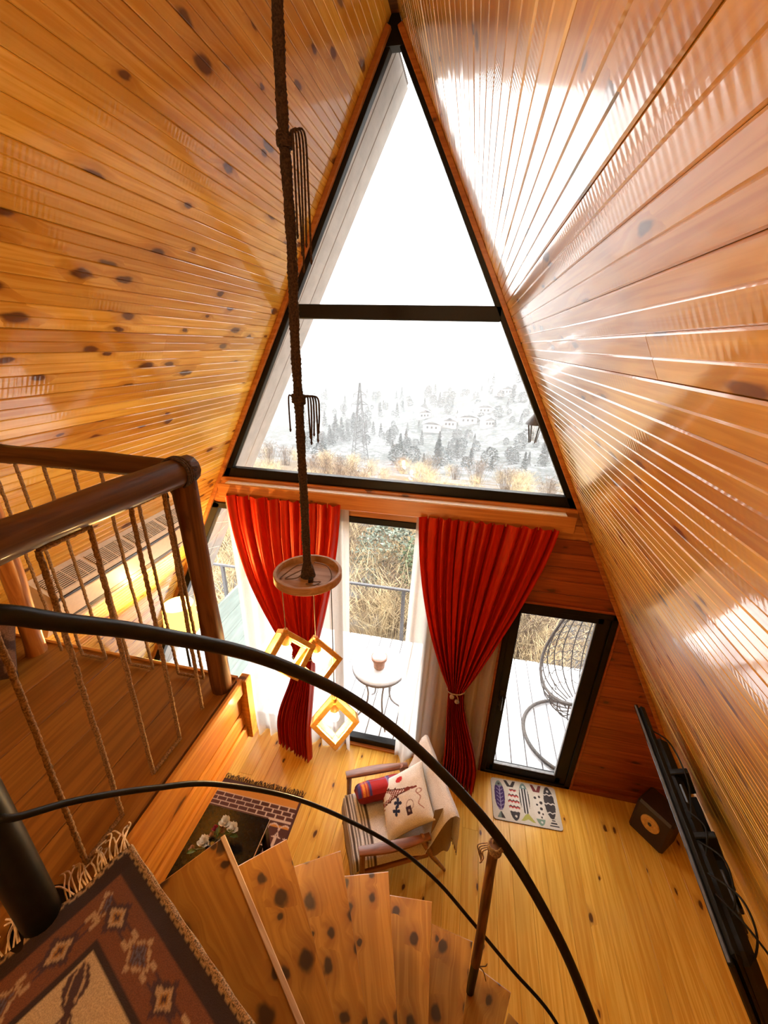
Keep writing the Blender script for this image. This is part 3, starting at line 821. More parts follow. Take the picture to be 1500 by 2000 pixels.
# added fill light in a globe under the ridge, unseen behind the viewer
lc = thing('loft_fill_globe', 'added fill-light globe under the ridge, unseen behind the viewer', 'lamp', (.0, -1.5, 5.0))
mb = MB(); mb.lathe([(0, -.13), (.07, -.11), (.12, -.05), (.13, .0), (.12, .05), (.06, .115), (0, .12)], (0, 0, 0), 28); part('globe', mb, emit('fill_globe_glow', (1, .74, .42), 3.0), lc, 80)
mb = MB(); mb.tube([(0, 0, .11), (0, 0, .70)], .008, 8); part('stem', mb, DARKP, lc, 60)
ld = bpy.data.lights.new('fill_globe_light', 'POINT'); ld.energy = 26.0; ld.color = (1.0, .72, .40); ld.shadow_soft_size = .13
o = bpy.data.objects.new('fill_globe_light', ld); COL.objects.link(o); o.parent = lc; o.location = (0, 0, -.28)

# ------------------------------------------------------------------ curtains
def fabric(name, col, rough=.45, sheen=.3, trans=0.0, bump=.15, scale=60, stretch=(1, 1, .15)):
    m, nt, b = mat_new(name)
    tc = N(nt, 'ShaderNodeTexCoord'); mp = N(nt, 'ShaderNodeMapping'); mp.inputs['Scale'].default_value = stretch; nt.links.new(tc.outputs['Object'], mp.inputs[0])
    nz = N(nt, 'ShaderNodeTexNoise'); nz.inputs['Scale'].default_value = scale; nz.inputs['Detail'].default_value = 3; nt.links.new(mp.outputs[0], nz.inputs['Vector'])
    c = mixc(nt, smooth_(nt, nz.outputs['Fac'], .35, .65), tuple(x * .8 for x in col), col)
    nt.links.new(c, b.inputs['Base Color']); b.inputs['Roughness'].default_value = rough; b.inputs['Sheen Weight'].default_value = sheen
    bp = N(nt, 'ShaderNodeBump'); bp.inputs['Strength'].default_value = bump; bp.inputs['Distance'].default_value = .004
    nt.links.new(nz.outputs['Fac'], bp.inputs['Height']); nt.links.new(bp.outputs[0], b.inputs['Normal'])
    if trans:
        tr = N(nt, 'ShaderNodeBsdfTranslucent'); nt.links.new(c, tr.inputs[0]); mx = N(nt, 'ShaderNodeMixShader'); mx.inputs[0].default_value = trans
        nt.links.new(b.outputs[0], mx.inputs[1]); nt.links.new(tr.outputs[0], mx.inputs[2]); nt.links.new(mx.outputs[0], nt.nodes['Material Output'].inputs[0])
    return m
SATIN = fabric('red_satin', (.44, .011, .003), .38, .0, .12)
SATIN.node_tree.nodes['Principled BSDF'].inputs['Specular IOR Level'].default_value = .32
SATIN.node_tree.nodes['Principled BSDF'].inputs['Specular Tint'].default_value = (1, .45, .2, 1)
def sheer_mat():
    m, nt, b = mat_new('white_sheer'); nt.nodes.remove(b)
    d = N(nt, 'ShaderNodeBsdfDiffuse'); d.inputs[0].default_value = (.86, .80, .74, 1)
    t = N(nt, 'ShaderNodeBsdfTranslucent'); t.inputs[0].default_value = (.88, .82, .76, 1)
    p = N(nt, 'ShaderNodeBsdfTransparent')
    m1 = N(nt, 'ShaderNodeMixShader'); m1.inputs[0].default_value = .6; nt.links.new(d.outputs[0], m1.inputs[1]); nt.links.new(t.outputs[0], m1.inputs[2])
    m2 = N(nt, 'ShaderNodeMixShader')
    tc = N(nt, 'ShaderNodeTexCoord'); nz = N(nt, 'ShaderNodeTexNoise'); nz.inputs['Scale'].default_value = 300; nt.links.new(tc.outputs['Object'], nz.inputs['Vector'])
    nt.links.new(smooth_(nt, nz.outputs['Fac'], .3, .7, .16, .30), m2.inputs[0])
    nt.links.new(m1.outputs[0], m2.inputs[1]); nt.links.new(p.outputs[0], m2.inputs[2]); nt.links.new(m2.outputs[0], nt.nodes['Material Output'].inputs[0])
    return m
SHEER = sheer_mat()

def tied_curtain(label, top, tie, bot, folds, seed):
    """top=(x0,x1,y,z) tie=(x0,x1,y,z) bot=(x0,x1,y0,y1): pleated satin gathered by a cord"""
    t = thing('red_curtain', label, 'curtain', ((top[0] + top[1]) / 2, top[2], 0))
    def fn(u, v):
        # v 0 top -> 1 floor ; tie at vt
        vt = (top[3] - tie[3]) / (top[3] - .01)
        if v < vt:
            s = v / vt; z = lerp(top[3], tie[3], s)
            # swag: the edges hang nearly straight before they are drawn in
            eL = s ** 2.1; eR = s ** 1.55
            if top[0] + top[1] > 0: eL = s ** 1.9; eR = s ** 1.35
            xa = lerp(top[0], tie[0], eL); xb = lerp(top[1], tie[1], eR); y = lerp(top[2], tie[2], s ** 1.5)
            sag = .0
        else:
            s = (v - vt) / (1 - vt); z = lerp(tie[3], .012, s); e = sstep(0, .8, s)
            xa = lerp(tie[0], bot[0], e); xb = lerp(tie[1], bot[1], e); y = lerp(tie[2], lerp(bot[2], bot[3], u), e)
        wdt = xb - xa
        amp = .030 + .024 * (1 - min(1, wdt / (top[1] - top[0])))
        if abs(v - vt) < .05: amp *= .45 + .55 * abs(v - vt) / .05
        ph = folds * 2 * pi * (u + .035 * sin(7 * u + seed) + .02 * mn.noise(Vector((u * 5, v * 2.2, seed))))
        f = sin(ph) + .4 * sin(2.3 * ph + seed + v * 2)
        x = lerp(xa, xb, u + .010 * cos(ph))
        return (x, y - .012 + amp * f * .9 + .010 * mn.noise(Vector((u * 9, v * 7, seed + 4))), z)
    mb = MB(); mb.grid(fn, 150, 90)
    part('drape', mb, SATIN, t, 180, W=True)
    cx_ = (tie[0] + tie[1]) / 2; wx = (tie[1] - tie[0]) / 2 + .012
    mb = MB(); mb.tube([(cx_ + wx * cos(a), tie[2] - .012 + .055 * sin(a), tie[3] + .012 * cos(a)) for a in [2 * pi * i / 30 for i in range(31)]], .006, 7)
    mb.tube(cr([(cx_, tie[2] - .068, tie[3]), (cx_ + .02, tie[2] - .08, tie[3] - .03), (cx_ + .01, tie[2] - .082, tie[3] - .06)], 5), .004, 6)
    part('tie_cord', mb, CORD, t, 60, W=True)
    for dx, dz in ((-.035, -.018), (.012, -.062)):
        mb = MB(); mb.lathe([(0, .022), (.012, .018), (.021, .006), (.021, -.008), (.012, -.019), (0, -.022)], (cx_ + dx, tie[2] - .082, tie[3] + dz), 12)
        part('tie_bead', mb, CORD, t, 60, W=True, label='pale round tie bead')
    return t
tied_curtain('red satin curtain tied back behind the pendant lamp, left of the clear glass', (-1.36, -.33, 2.975, 2.885), (-.80, -.60, 2.90, 1.30), (-1.06, -.64, 2.93, 2.80), 10, 1.3)
tied_curtain('red satin curtain tied back with beads beside the glass door', (.33, 1.38, 2.975, 2.87), (.70, .84, 2.90, 1.23), (.73, 1.05, 2.98, 2.82), 11, 4.1)
def sheer(label, x0, x1, z1, y, folds, seed, b0, b1, flare=.0):
    def fn(u, v):
        ph = folds * 2 * pi * (u + .03 * sin(5 * u + seed)); z = lerp(z1, .012, v)
        a = lerp(x0, b0, v); b = lerp(x1, b1, v)
        return (lerp(a, b, u), y - flare * v * v * (1 + .4 * sin(ph * .5)) + (.018 + .022 * v) * (sin(ph) + .3 * sin(2.1 * ph + seed)), z)
    mb = MB(); mb.grid(fn, 130, 40)
    return solo('sheer_curtain', mb, SHEER, label, 'curtain', 180)
sheer('white sheer curtain hanging behind the left red curtain', -1.43, -.27, 2.89, 3.035, 8, .4, -1.40, -.27, .035)
sheer('white sheer curtain behind the right red curtain, beside the door', .30, 1.10, 2.87, 3.035, 6, 2.2, .21, 1.09, .015)

# ------------------------------------------------------------------ armchair with throw and cushions
CH = Matrix.Translation(Vector((.29, 2.19, 0))) @ Matrix.Rotation(radians(26), 4, 'Z')   # local +X to the back, +Y to the far arm
ac = thing('armchair', 'low wooden armchair under a pale woven throw, on the floor by the door', 'chair', (.29, 2.19, 0), radians(26))
def lp_(x, y, z): return Vector((x, y, z))
for s in (-1, 1):
    y = .30 * s
    mb = MB()
    # sculpted arm: swells in the middle, tapers to the back
    def arm(t): return Vector((lerp(-.30, .27, t), y + .012 * s * sin(pi * t), .56 + .035 * (1 - t) ** 1.5 - .015 * t))
    for i in range(12):
        a, b = arm(i / 12), arm((i + 1) / 12)
    vs = []; fs = []
    for i in range(13):
        t = i / 12; c = arm(t); w_ = .030 + .010 * sin(pi * min(1, t * 1.1)) - .006 * t; h_ = .013
        vs += [c + Vector((0, -w_, -h_)), c + Vector((0, -w_, h_ * .6)), c + Vector((0, -w_ * .7, h_)), c + Vector((0, w_ * .7, h_)), c + Vector((0, w_, h_ * .6)), c + Vector((0, w_, -h_))]
    for i in range(12):
        for k in range(6):
            k2 = (k + 1) % 6; fs.append((i * 6 + k2, i * 6 + k, (i + 1) * 6 + k, (i + 1) * 6 + k2))
    fs += [(0, 1, 2, 3, 4, 5), tuple(12 * 6 + k for k in (5, 4, 3, 2, 1, 0))]
    mb.add(vs, fs); part('arm', mb, CHAIRW, ac, 40)
    mb = MB(); mb.tube([(-.27, y, .575), (-.275, y, .35), (-.27, y, .0)], lambda t: .024 - .008 * abs(t - .15), 8); part('front_leg', mb, CHAIRW, ac, 50)
    mb = MB(); mb.tube([(.20, y, .56), (.25, y, .42), (.31, y * .99, .26), (.44, y * .98, .0)], lambda t: .026 - .012 * max(0, t - .5) * 2, 8); part('rear_leg', mb, CHAIRW, ac, 50)
    mb = MB(); mb.box((.0, y * .96, .285), (.56, .024, .055), ch=.005); part('side_rail', mb, CHAIRW, ac)
mb = MB(); mb.box((-.27, 0, .285), (.026, .56, .055), ch=.005); part('front_rail', mb, CHAIRW, ac)
for k in range(5):
    mb = MB(); mb.box((.335, -.2 + .1 * k, .53), (.018, .035, .48), Matrix.Rotation(radians(18), 3, 'Y'), ch=.004); part('back_slat', mb, CHAIRW, ac)
mb = MB(); mb.box((.418, 0, .785), (.026, .56, .07), Matrix.Rotation(radians(18), 3, 'Y'), ch=.008); part('crest_rail', mb, CHAIRW, ac)
def cushion_fn(cx, cy, cz, sx, sy, sz, rot=None, p=.45):
    c = Vector((cx, cy, cz))
    def fn(u, v):
        a, b = (u * 2 - 1), (v * 2 - 1)
        return a, b
    return c
def pillow(c, sx, sy, th, rot, colfn=None, n=26, pinch=.10, back=None, px=2.6, py=2.6):
    """two-sided stuffed pillow: local XY square, thickness along Z"""
    mb = MB(); c = Vector(c)
    for sgn in (1, -1):
        def fn(u, v):
            a, b = u * 2 - 1, v * 2 - 1
            prof = ((1 - abs(a) ** px) * (1 - abs(b) ** py)) ** .42 if abs(a) < 1 and abs(b) < 1 else 0
            k = 1 - pinch * (1 - abs(a) ** 2) * abs(b) ** 3; k2 = 1 - pinch * (1 - abs(b) ** 2) * abs(a) ** 3
            w_ = .006 * mn.noise(Vector((a * 3, b * 3, sgn)))
            return c + rot @ Vector((a * sx / 2 * k2, b * sy / 2 * k, sgn * (th / 2 * prof + w_ * prof)))
        b0 = len(mb.f)
        mb.grid(fn, n, n, (lambda u, v: colfn(u, v)) if (colfn and sgn > 0) else ((lambda u, v: back) if back else None))
        if sgn < 0:
            mb.f[b0:] = [tuple(reversed(q)) for q in mb.f[b0:]]
    return mb
part('seat_cushion', pillow((-.02, 0, .36), .60, .56, .13, Matrix.Identity(3), n=14, pinch=.02), fabric('chair_upholstery', (.30, .22, .15), .9), ac, 180)
# throw over seat and back: a sheet that follows them
def throw_path(t):
    pts = [(-.345, .10), (-.350, .30), (-.335, .40), (-.29, .435), (0, .43), (.20, .425), (.255, .45), (.325, .66), (.395, .84), (.43, .865), (.46, .84), (.468, .62), (.472, .42)]
    acc = [0]
    for i in range(1, len(pts)): acc.append(acc[-1] + hypot(pts[i][0] - pts[i - 1][0], pts[i][1] - pts[i - 1][1]))
    s = t * acc[-1]
    for i in range(1, len(pts)):
        if s <= acc[i] + 1e-9:
            k = (s - acc[i - 1]) / (acc[i] - acc[i - 1]); return lerp(pts[i - 1][0], pts[i][0], k), lerp(pts[i - 1][1], pts[i][1], k), s
    return pts[-1][0], pts[-1][1], acc[-1]
def thw(u, v):
    x, z, s = throw_path(v); b = (u * 2 - 1)
    half = .285 + .035 * sstep(.75, 1.0, s) + .05 * sstep(1.15, 1.5, s)
    y = b * half
    droop = max(0, abs(b) - .90) * 1.2
    z2 = z - droop * (.6 if s < .9 else .1)
    nx = mn.noise(Vector((x * 7, y * 7, z * 7))) * .008
    return (x - nx, y - .02, z2 + nx)
def thc(u, v):
    x, z, s = throw_path(v)
    base = (.83, .83, .83)
    if .27 < s < .50:
        k = int((s - .27) / .0145)
        if k % 2 == 0: return (.075, .055, .045)
        return (.86, .86, .85)
    if s <= .27: return (.20, .14, .09)
    return base
mb = MB(); mb.grid(thw, 30, 150, thc)
THROW = painted('woven_throw', .95, .6, 240, .3)
tt = thing('woven_throw', 'pale woven throw with dark stripes draped over the armchair', 'blanket', (.29, 2.19, .43), radians(26))
o = part('throw_cloth', mb, THROW, tt, 180, color=True, M=Matrix.Translation((0, 0, -.43)))
mb = MB()
for i in range(46):
    u = (i + .5) / 46; p = Vector(thw(u, 0)); mb.tube([p, p + Vector((-.004, random.uniform(-.006, .006), -.03)), p + Vector((0, random.uniform(-.01, .01), -.055))], .003, 5)
    p = Vector(thw(u, 1)); mb.tube([p, p + Vector((.004, random.uniform(-.006, .006), -.03)), p + Vector((0.006, random.uniform(-.01, .01), -.06))], .003, 5)
o = part('fringe', mb, plain('throw_fringe', (.30, .22, .15), .9), tt, M=Matrix.Translation((0, 0, -.43)), label='short brown fringe'); o['kind'] = 'stuff'
# corner of the throw hanging behind the near arm
def hang(u, v):
    return (.30 + .17 * u - .03 * v * (1 - u), -.27 - .05 * sin(pi * u) * v - .02 * v, .80 - .30 * u * 0 - .46 * v - .04 * sin(u * 9) * v)
mb = MB(); mb.grid(hang, 16, 20, lambda u, v: (.30, .20, .11))
part('hanging_corner', mb, THROW, tt, 180, color=True, M=Matrix.Translation((0, 0, -.43)))
# plaid bolster cushion by the far arm
def plaid(u, v):
    c = [.40, .012, .012]
    for p, w_, k in ((.05, .06, (.05, .03, .14)), (.14, .035, (.75, .25, .03)), (.20, .03, (.70, .22, .03)), (.27, .03, (.07, .05, .18)), (.62, .02, (.28, .22, .36)), (.66, .02, (.1, .06, .2)), (.93, .05, (.10, .09, .25)), (.98, .02, (.6, .3, .08))):
        if abs(u - p) < w_ / 2 + .006: c = list(k)
    if abs(v - .5) < .05: c = [c[0] * .5 + .1, c[1] * .5 + .06, c[2] * .5 + .14]
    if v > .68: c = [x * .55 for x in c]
    return tuple(c)
rot = (CH.to_3x3() @ Matrix.Rotation(radians(-38), 3, 'X') @ Matrix.Rotation(radians(2), 3, 'Z'))
mb = pillow(CH @ Vector((-.015, .16, .525)), .45, .20, .15, rot, plaid, 40, .02, (.25, .01, .012), 9, 2.4)
solo('plaid_cushion', mb, painted('plaid_wool', .9, .3, 300), 'small red plaid cushion lying along the far arm of the armchair', 'cushion', 180, True)
# printed cushion leaning on the backrest
def printc(u, v):
    """u across (0 far side - 1 near side), v up"""
    cream = (.90, .89, .85)
    x, y = u - .40, v
    # lattice tower, red-brown
    if .10 < v < .86:
        hw = .018 + .30 * max(0, (.66 - v)) ** 1.5 + .014 * (v < .72)
        xx = u - (.34 + .10 * v)
        if abs(xx) < hw:
            if v > .62: return (.22, .035, .025)
            inner = hw * .45 - .01
            if v < .30 and abs(xx) < inner * 1.2 and (v < .30 - abs(xx)): return cream
            if abs(abs(xx) - hw) < .022: return (.10, .03, .025)
            return (.26, .045, .03) if (int(u * 44) + int(v * 44)) % 3 else cream
        if abs(v - .42) < .02 and abs(xx) < .09: return (.10, .03, .03)
        if abs(v - .26) < .018 and abs(xx) < .13: return (.10, .03, .03)
    if hypot((u - .18) / .055, (v - .52) / .08) < 1: return (.55, .015, .02)
    if hypot((u - .22) / .05, (v - .08) / .10) < 1: return (.45, .02, .02)
    for bx, by in ((.55, .42), (.66, .36)):
        a = atan2(v - by, u - bx); r_ = hypot(u - bx, v - by)
        if r_ < .085 * (.35 + .65 * abs(cos(2 * a + .6))): return (.012, .025, .085)
    if abs(u - .74) < .065 and abs(v - .62) < .055:
        return (.42, .32, .28) if hypot(u - .74, v - .62) < .022 else (.05, .018, .035)
    if abs(hypot(u - .66, v - .66) - .075) < .008: return (.38, .30, .28)
    s = v - (.86 + .03 * sin(u * 34))
    if .46 < u < .80 and abs(s) < .011: return (.46, .25, .22)
    if abs(hypot((u - .50) / .035, (v - .88) / .055) - 1) < .2: return (.46, .25, .22)
    if .05 < u < .55 and v < .10 and (int(u * 30) % 3): return (.3, .05, .04)
    return cream
zax = Vector((-.66, -.12, .74)).normalized(); yax = Vector((.5, .05, .86)); yax = (yax - zax * yax.dot(zax)).normalized(); xax = yax.cross(zax)
rl3 = Matrix((xax, yax, zax)).transposed()
tw = Matrix.Rotation(radians(-16), 3, zax)
mb = pillow(CH @ Vector((.150, -.03, .605)), .44, .46, .15, CH.to_3x3() @ tw @ rl3, lambda u, v: printc(1 - u if xax.y > 0 else u, v), 90, .06, (.5, .40, .28))
solo('printed_cushion', mb, painted('printed_linen', .9, .15, 300), 'cream cushion printed with a red iron tower and blue butterflies', 'cushion', 180, True)

# ------------------------------------------------------------------ brick-pattern rug, black table, flowers
RX0, RX1, RY0, RY1 = -1.95, -.575, 1.15, 2.42
def rug(u, v):
    x = lerp(RX0, RX1, u); y = lerp(RY1, RY0, v)
    brown = (.085, .022, .012); pale = (.60, .42, .30); orange = (.55, .21, .025)
    if x > RX1 - .022: return (.07, .016, .012)
    d = RY1 - y
    if d < .045: return (.07, .022, .016)
    if d < .125: return orange
    if d < .245:
        t = d - .125; row = int(t / .040); ty = t % .040; tx = (x + (.048 if row % 2 else 0)) % .096
        if ty < .007 or tx < .008: return pale
        return brown
    if d < .253: return pale
    if d < .262: return pale if x > -.82 else brown
    # cream scrolls on brown
    if x > -.84:
        if x < -.815: return pale if x > -.822 else (.02, .012, .012)
        cx_, cy_ = (x + .69) , (d - .36)
        w_ = .010
        if abs(hypot(cx_ + .05, cy_ + .02) - .055) < w_ * .6 and cy_ < .03: return pale
        if abs(hypot(cx_ - .06, cy_ + .02) - .055) < w_ * .6 and cy_ < .03: return pale
        if abs(cx_ + .0) < .012 and .02 < cy_ < .11: return pale
        if abs(hypot(cx_ + .09, cy_ - .16) - .045) < .010: return pale
        if abs(hypot(cx_ - .02, cy_ - .19) - .035) < .010: return pale
        if abs((d - .30) - .002) < .01: return orange
    return brown
mb = MB(); mb.grid(lambda u, v: (lerp(RX0, RX1, u), lerp(RY1, RY0, v), .004 + .002 * mn.noise(Vector((u * 8, v * 8, 1)))), 200, 190, rug)
rg = thing('brick_rug', 'brown rug with a brick pattern band under the black table', 'rug', (-1.26, 1.8, 0))
part('woven_field', mb, painted('rug_pile', .95, .3, 260), rg, None, W=True, color=True)
mb = MB()
for i in range(150):
    x = lerp(RX0, RX1, (i + random.random()) / 150); L = random.uniform(.03, .055)
    mb.tube([(x, RY1, .006), (x + random.uniform(-.01, .01), RY1 + L * .5, .012), (x + random.uniform(-.02, .02), RY1 + L, .004)], .0028, 4)
o = part('fringe', mb, plain('dark_fringe', (.03, .008, .006), .95), rg, W=True, label='dark brown fringe'); o['kind'] = 'stuff'
ct = thing('coffee_table', 'low black glossy table on the brick-pattern rug below the loft', 'table', (-.98, 1.62, 0))
GLOSS = plain('black_gloss', (.004, .0035, .0035), .22, noise=.1)
GLOSS.node_tree.nodes['Principled BSDF'].inputs['Specular IOR Level'].default_value = .12
mb = MB(); mb.box((-.98, 1.60, .425), (.66, .66, .035), ch=.004); part('table_top', mb, GLOSS, ct, W=True)
EDGE = plain('steel_edge', (.45, .42, .4), .3, metal=1)
mb = MB(); mb.box((-.6485, 1.60, .4425), (.003, .66, .003)); part('edge_trim', mb, EDGE, ct, W=True, label='thin bright edge trim')
for sx_ in (-1, 1):
    for sy_ in (-1, 1):
        mb = MB(); mb.box((-.98 + sx_ * .29, 1.60 + sy_ * .29, .2085), (.05, .05, .397), ch=.004); part('leg', mb, GLOSS, ct, W=True)
mb = MB(); mb.box((-.98, 1.60, .16), (.54, .54, .02), ch=.003); part('lower_shelf', mb, GLOSS, ct, W=True)
fl = thing('flower_vase', 'small vase of white and pink flowers on the black table', 'flowers', (-.97, 1.62, .4425))
mb = MB(); mb.lathe([(0, 0), (.04, 0), (.055, .03), (.05, .08), (.03, .11), (.034, .125), (.028, .122), (.026, .10)], (-.97, 1.62, .4435), 20); part('vase', mb, plain('dark_vase', (.03, .025, .022), .25), fl, 50, W=True)
WPET = plain('white_petals', (.82, .78, .70), .7, noise=.06); PINKP = plain('pink_petals', (.45, .05, .10), .7, noise=.2); PEACH = plain('peach_petals', (.62, .36, .22), .7); LEAF = plain('leaf_green', (.10, .16, .04), .6, noise=.3); STEMG = plain('stem_green', (.16, .20, .06), .7)
def bloom(c, r, mat, n=14, seed=0):
    mb = MB(); c = Vector(c); rr = random.Random(seed)
    for k in range(n):
        lay = k / n; a = k * 2.4; el = 1.35 - lay * 1.35
        def pet(u, v):
            rad = r * (.25 + .75 * lay) ; wdt = r * (.45 + .5 * lay) * sin(pi * min(.97, v * .8 + .12))
            d = v * rad; zz = d * sin(el) + .25 * r * v * v; ho = d * cos(el)
            s_ = (u - .5) * wdt; cup = abs(u - .5) ** 2 * r * .9
            return (c.x + cos(a) * ho - sin(a) * s_, c.y + sin(a) * ho + cos(a) * s_, c.z + zz + cup - .3 * r)
        mb.grid(pet, 4, 4)
    return mb
for i, (x, y, z, r_, mt) in enumerate(((-.925, 1.745, .60, .045, WPET), (-.855, 1.735, .57, .042, WPET), (-1.02, 1.60, .57, .045, WPET), (-.985, 1.70, .575, .026, PINKP), (-.955, 1.70, .56, .024, PEACH), (-.95, 1.725, .55, .022, PINKP), (-1.0, 1.665, .55, .022, PEACH), (-1.10, 1.56, .53, .022, PEACH), (-.93, 1.70, .575, .022, PEACH))):
    b_ = part('flower', bloom((x, y, z), r_ * 1.3, mt, 15, i), mt, fl, 180, W=True, label=('white open bloom' if mt is WPET else 'small pink bud' if mt is PINKP else 'small peach bud'))
    mb = MB(); mb.tube(cr([(-.97, 1.62, .53), ((x - .97) / 2, (y + 1.62) / 2, z - .02), (x, y, z - .012)], 5), .003, 5); part('stem', mb, STEMG, fl, W=True)
for i, (x, y, z, a) in enumerate(((-.90, 1.69, .56, .5), (-.94, 1.66, .57, 2.0), (-1.05, 1.55, .54, 3.6), (-.87, 1.70, .53, .1), (-.985, 1.72, .545, 1.4))):
    mb = MB(); ca, sa = cos(a), sin(a)
    mb.grid(lambda u, v: (x + ca * (v * .07) - sa * (u - .5) * .035 * sin(pi * (v * .94 + .03)), y + sa * (v * .07) + ca * (u - .5) * .035 * sin(pi * (v * .94 + .03)), z + .012 * sin(pi * v) + .02 * abs(u - .5)), 4, 7); part('leaf', mb, LEAF, fl, 180, W=True)

# ------------------------------------------------------------------ doormat with five fish
def mat_col(u, v):
    """u left-right, v 0 at the door - 1 towards the room"""
    base = (.56, .49, .39)
    def ell(cx, cy, rx, ry, lean=0.0):
        x = (u - cx - lean * (v - cy)) / rx; y = (v - cy) / ry; return x * x + y * y
    grey = (.16, .20, .17); dk = (.035, .025, .024); purple = (.05, .018, .10); red = (.45, .05, .04); olive = (.36, .34, .07); wine = (.14, .02, .02)
    # 1: purple fish head up
    if ell(.12, .42, .078, .36) < 1:
        if v < .19: return dk if hypot((u - .12) / .018, (v - .14) / .026) < 1 else grey
        if abs(u - .125) < .006 or (abs((v * 11 + abs(u - .125) * 14) % 1 - .5) < .10 and abs(u - .125) < .05): return (.30, .24, .36)
        return purple
    if .80 < v < .95 and abs(u - .12) < (v - .78) * .36: return grey if u < .12 else dk
    # 2: banded fish head down
    if v < .18 and abs(abs(u - .295) - (.03 + (.14 - v) * .35)) < .022 + v * .04 and v > .02: return dk
    if ell(.33, .56, .085, .40) < 1 and v > .22:
        if v > .76: return (.6, .5, .4) if hypot((u - .34) / .018, (v - .86) / .026) < 1 else dk
        w_ = v + .012 * sin(u * 120)
        ph = (w_ - .22) % .135
        if ph < .024: return dk
        if ph < .055: return red
        return (.64, .56, .48)
    # 3: striped fish head up
    if ell(.50, .40, .075, .37) < 1:
        if v < .17: return (.6, .6, .55) if hypot((u - .50) / .018, (v - .12) / .026) < 1 else (.15, .22, .19)
        k = ((u - .425) / .15) * 7
        return dk if int(k) % 2 == 0 else (.58, .54, .48)
    if .74 < v < .93 and abs(u - .515) < (v - .72) * .50 and not (v > .88 and abs(u - .515) < (v - .88) * 1.2): return olive
    # 4: spotted fish head down
    if v < .20 and abs(abs(u - .70) - (.028 + (.16 - v) * .28)) < .02 + v * .05 and v > .02: return wine
    e = ell(.70, .60, .082, .37)
    if e < 1 and v > .22:
        if v > .82: return (.6, .55, .5) if hypot((u - .71) / .016, (v - .89) / .024) < 1 else (.16, .24, .17)
        for (a, b, r_) in ((.665, .34, .02), (.73, .30, .018), (.745, .44, .024), (.68, .50, .016), (.735, .58, .022), (.69, .68, .020), (.745, .70, .014), (.72, .78, .014)):
            if hypot(u - a, (v - b) * .62) < r_: return dk
        return (.60, .53, .44)
    # 5: dark banded fish head up
    if ell(.875, .40, .078, .38) < 1:
        if hypot((u - .875) / .018, (v - .13) / .026) < 1: return (.6, .5, .45)
        w_ = v + .012 * sin(u * 90)
        if abs(w_ - .215) < .014 or abs(w_ - .43) < .014 or abs(w_ - .64) < .012: return (.60, .53, .45)
        return dk
    if .76 < v < .97 and abs(u - .885) < .022 + abs(v - .80) * .34: return dk if (int(v * 34) % 2) else (.58, .5, .42)
    return base
mcen = Vector((1.548, 2.842, 0)); mrot = Matrix.Rotation(radians(2.5), 3, 'Z'); MW, MH = .63, .405
dm = thing('fish_doormat', 'cream doormat printed with five fish in front of the glass door', 'doormat', mcen, radians(2.5))
def rr(u, v):
    # squircle corners: pull the grid in at the four corners
    x = (u - .5) * MW; y = (.5 - v) * MH; r_ = .03; hx, hy = MW / 2 - r_, MH / 2 - r_
    if abs(x) > hx and abs(y) > hy:
        dx, dy = abs(x) - hx, abs(y) - hy; m = max(dx, dy); d = hypot(dx, dy)
        if d > 1e-6: k = m / d; x = math.copysign(hx + dx * k, x); y = math.copysign(hy + dy * k, y)
    return (x, y, .0085)
mb = MB(); mb.grid(rr, 170, 110, mat_col)
part('printed_face', mb, painted('mat_print', .9, .2, 500), dm, None, color=True)
outl = []
for i in range(48):
    a = 2 * pi * i / 48; q = max(abs(cos(a)) , abs(sin(a)))
cor = [(1, 1), (-1, 1), (-1, -1), (1, -1)]
for ci, (sx_, sy_) in enumerate(cor):
    for k in range(7):
        a = ci * pi / 2 + k * pi / 12; outl.append((sx_ * (MW / 2 - .03) + .031 * cos(a), sy_ * (MH / 2 - .03) + .031 * sin(a)))
mb = MB(); mb.prism(outl, 0.0015, .0075); part('rubber_base', mb, plain('mat_rubber', (.06, .05, .045), .9), dm)

# ------------------------------------------------------------------ air conditioner on the left slope
kL2 = sqrt(1 + KL * KL); DNL = Vector((-KL, 0, -1)) / kL2; INL = Vector((1, 0, -KL)) / kL2
ACM = frame(Vector((0, -1, 0)), DNL, INL, Vector((0, 1.97, APEX)) + DNL * ((APEX - 2.94) * kL2))
acu = thing('air_conditioner', 'cream wall air conditioner with slotted top on the left slope beyond the railing', 'air conditioner', ACM.translation)
CREAM = plain('cream_plastic', (.74, .65, .50), .35, noise=.03, coat=.2)
def acp(name, mb, mat, smooth=None, label=None):
    return part(name, mb, mat, acu, smooth, W=False, M=Matrix.Translation(-ACM.translation) @ ACM, label=label)
mb = MB(); poly = [(.0, .0), (.0, .155), (.02, .176), (.30, .176), (.335, .13), (.345, .06), (.34, 0)]   # (down, out)
vs = []; n = len(poly)
for x in (-.59, .59): vs += [(x, a, b) for a, b in poly]
mb.add(vs, [tuple(range(n - 1, -1, -1)), tuple(range(n, 2 * n))] + [(i, (i + 1) % n, n + (i + 1) % n, n + i) for i in range(n)])
acp('body', mb, CREAM)
for gx in (-.435, -.145, .145, .435):
    mb = MB(); mb.box((gx, -.001, .088), (.262, .003, .115), ch=.0); acp('vent_recess', mb, plain('vent_dark', (.05, .042, .035), .6))
    mb = MB()
    for q in range(10): mb.box((gx, -.004, .036 + q * .0115), (.262, .006, .0046))
    for q in range(3): mb.box((gx - .08 + .08 * q, -.0035, .088), (.005, .006, .115))
    o = acp('vent_slats', mb, CREAM); o['kind'] = 'stuff'
mb = MB(); mb.box((0, .024, .1755), (1.15, .020, .006)); acp('shadow_gap', mb, DARKP)
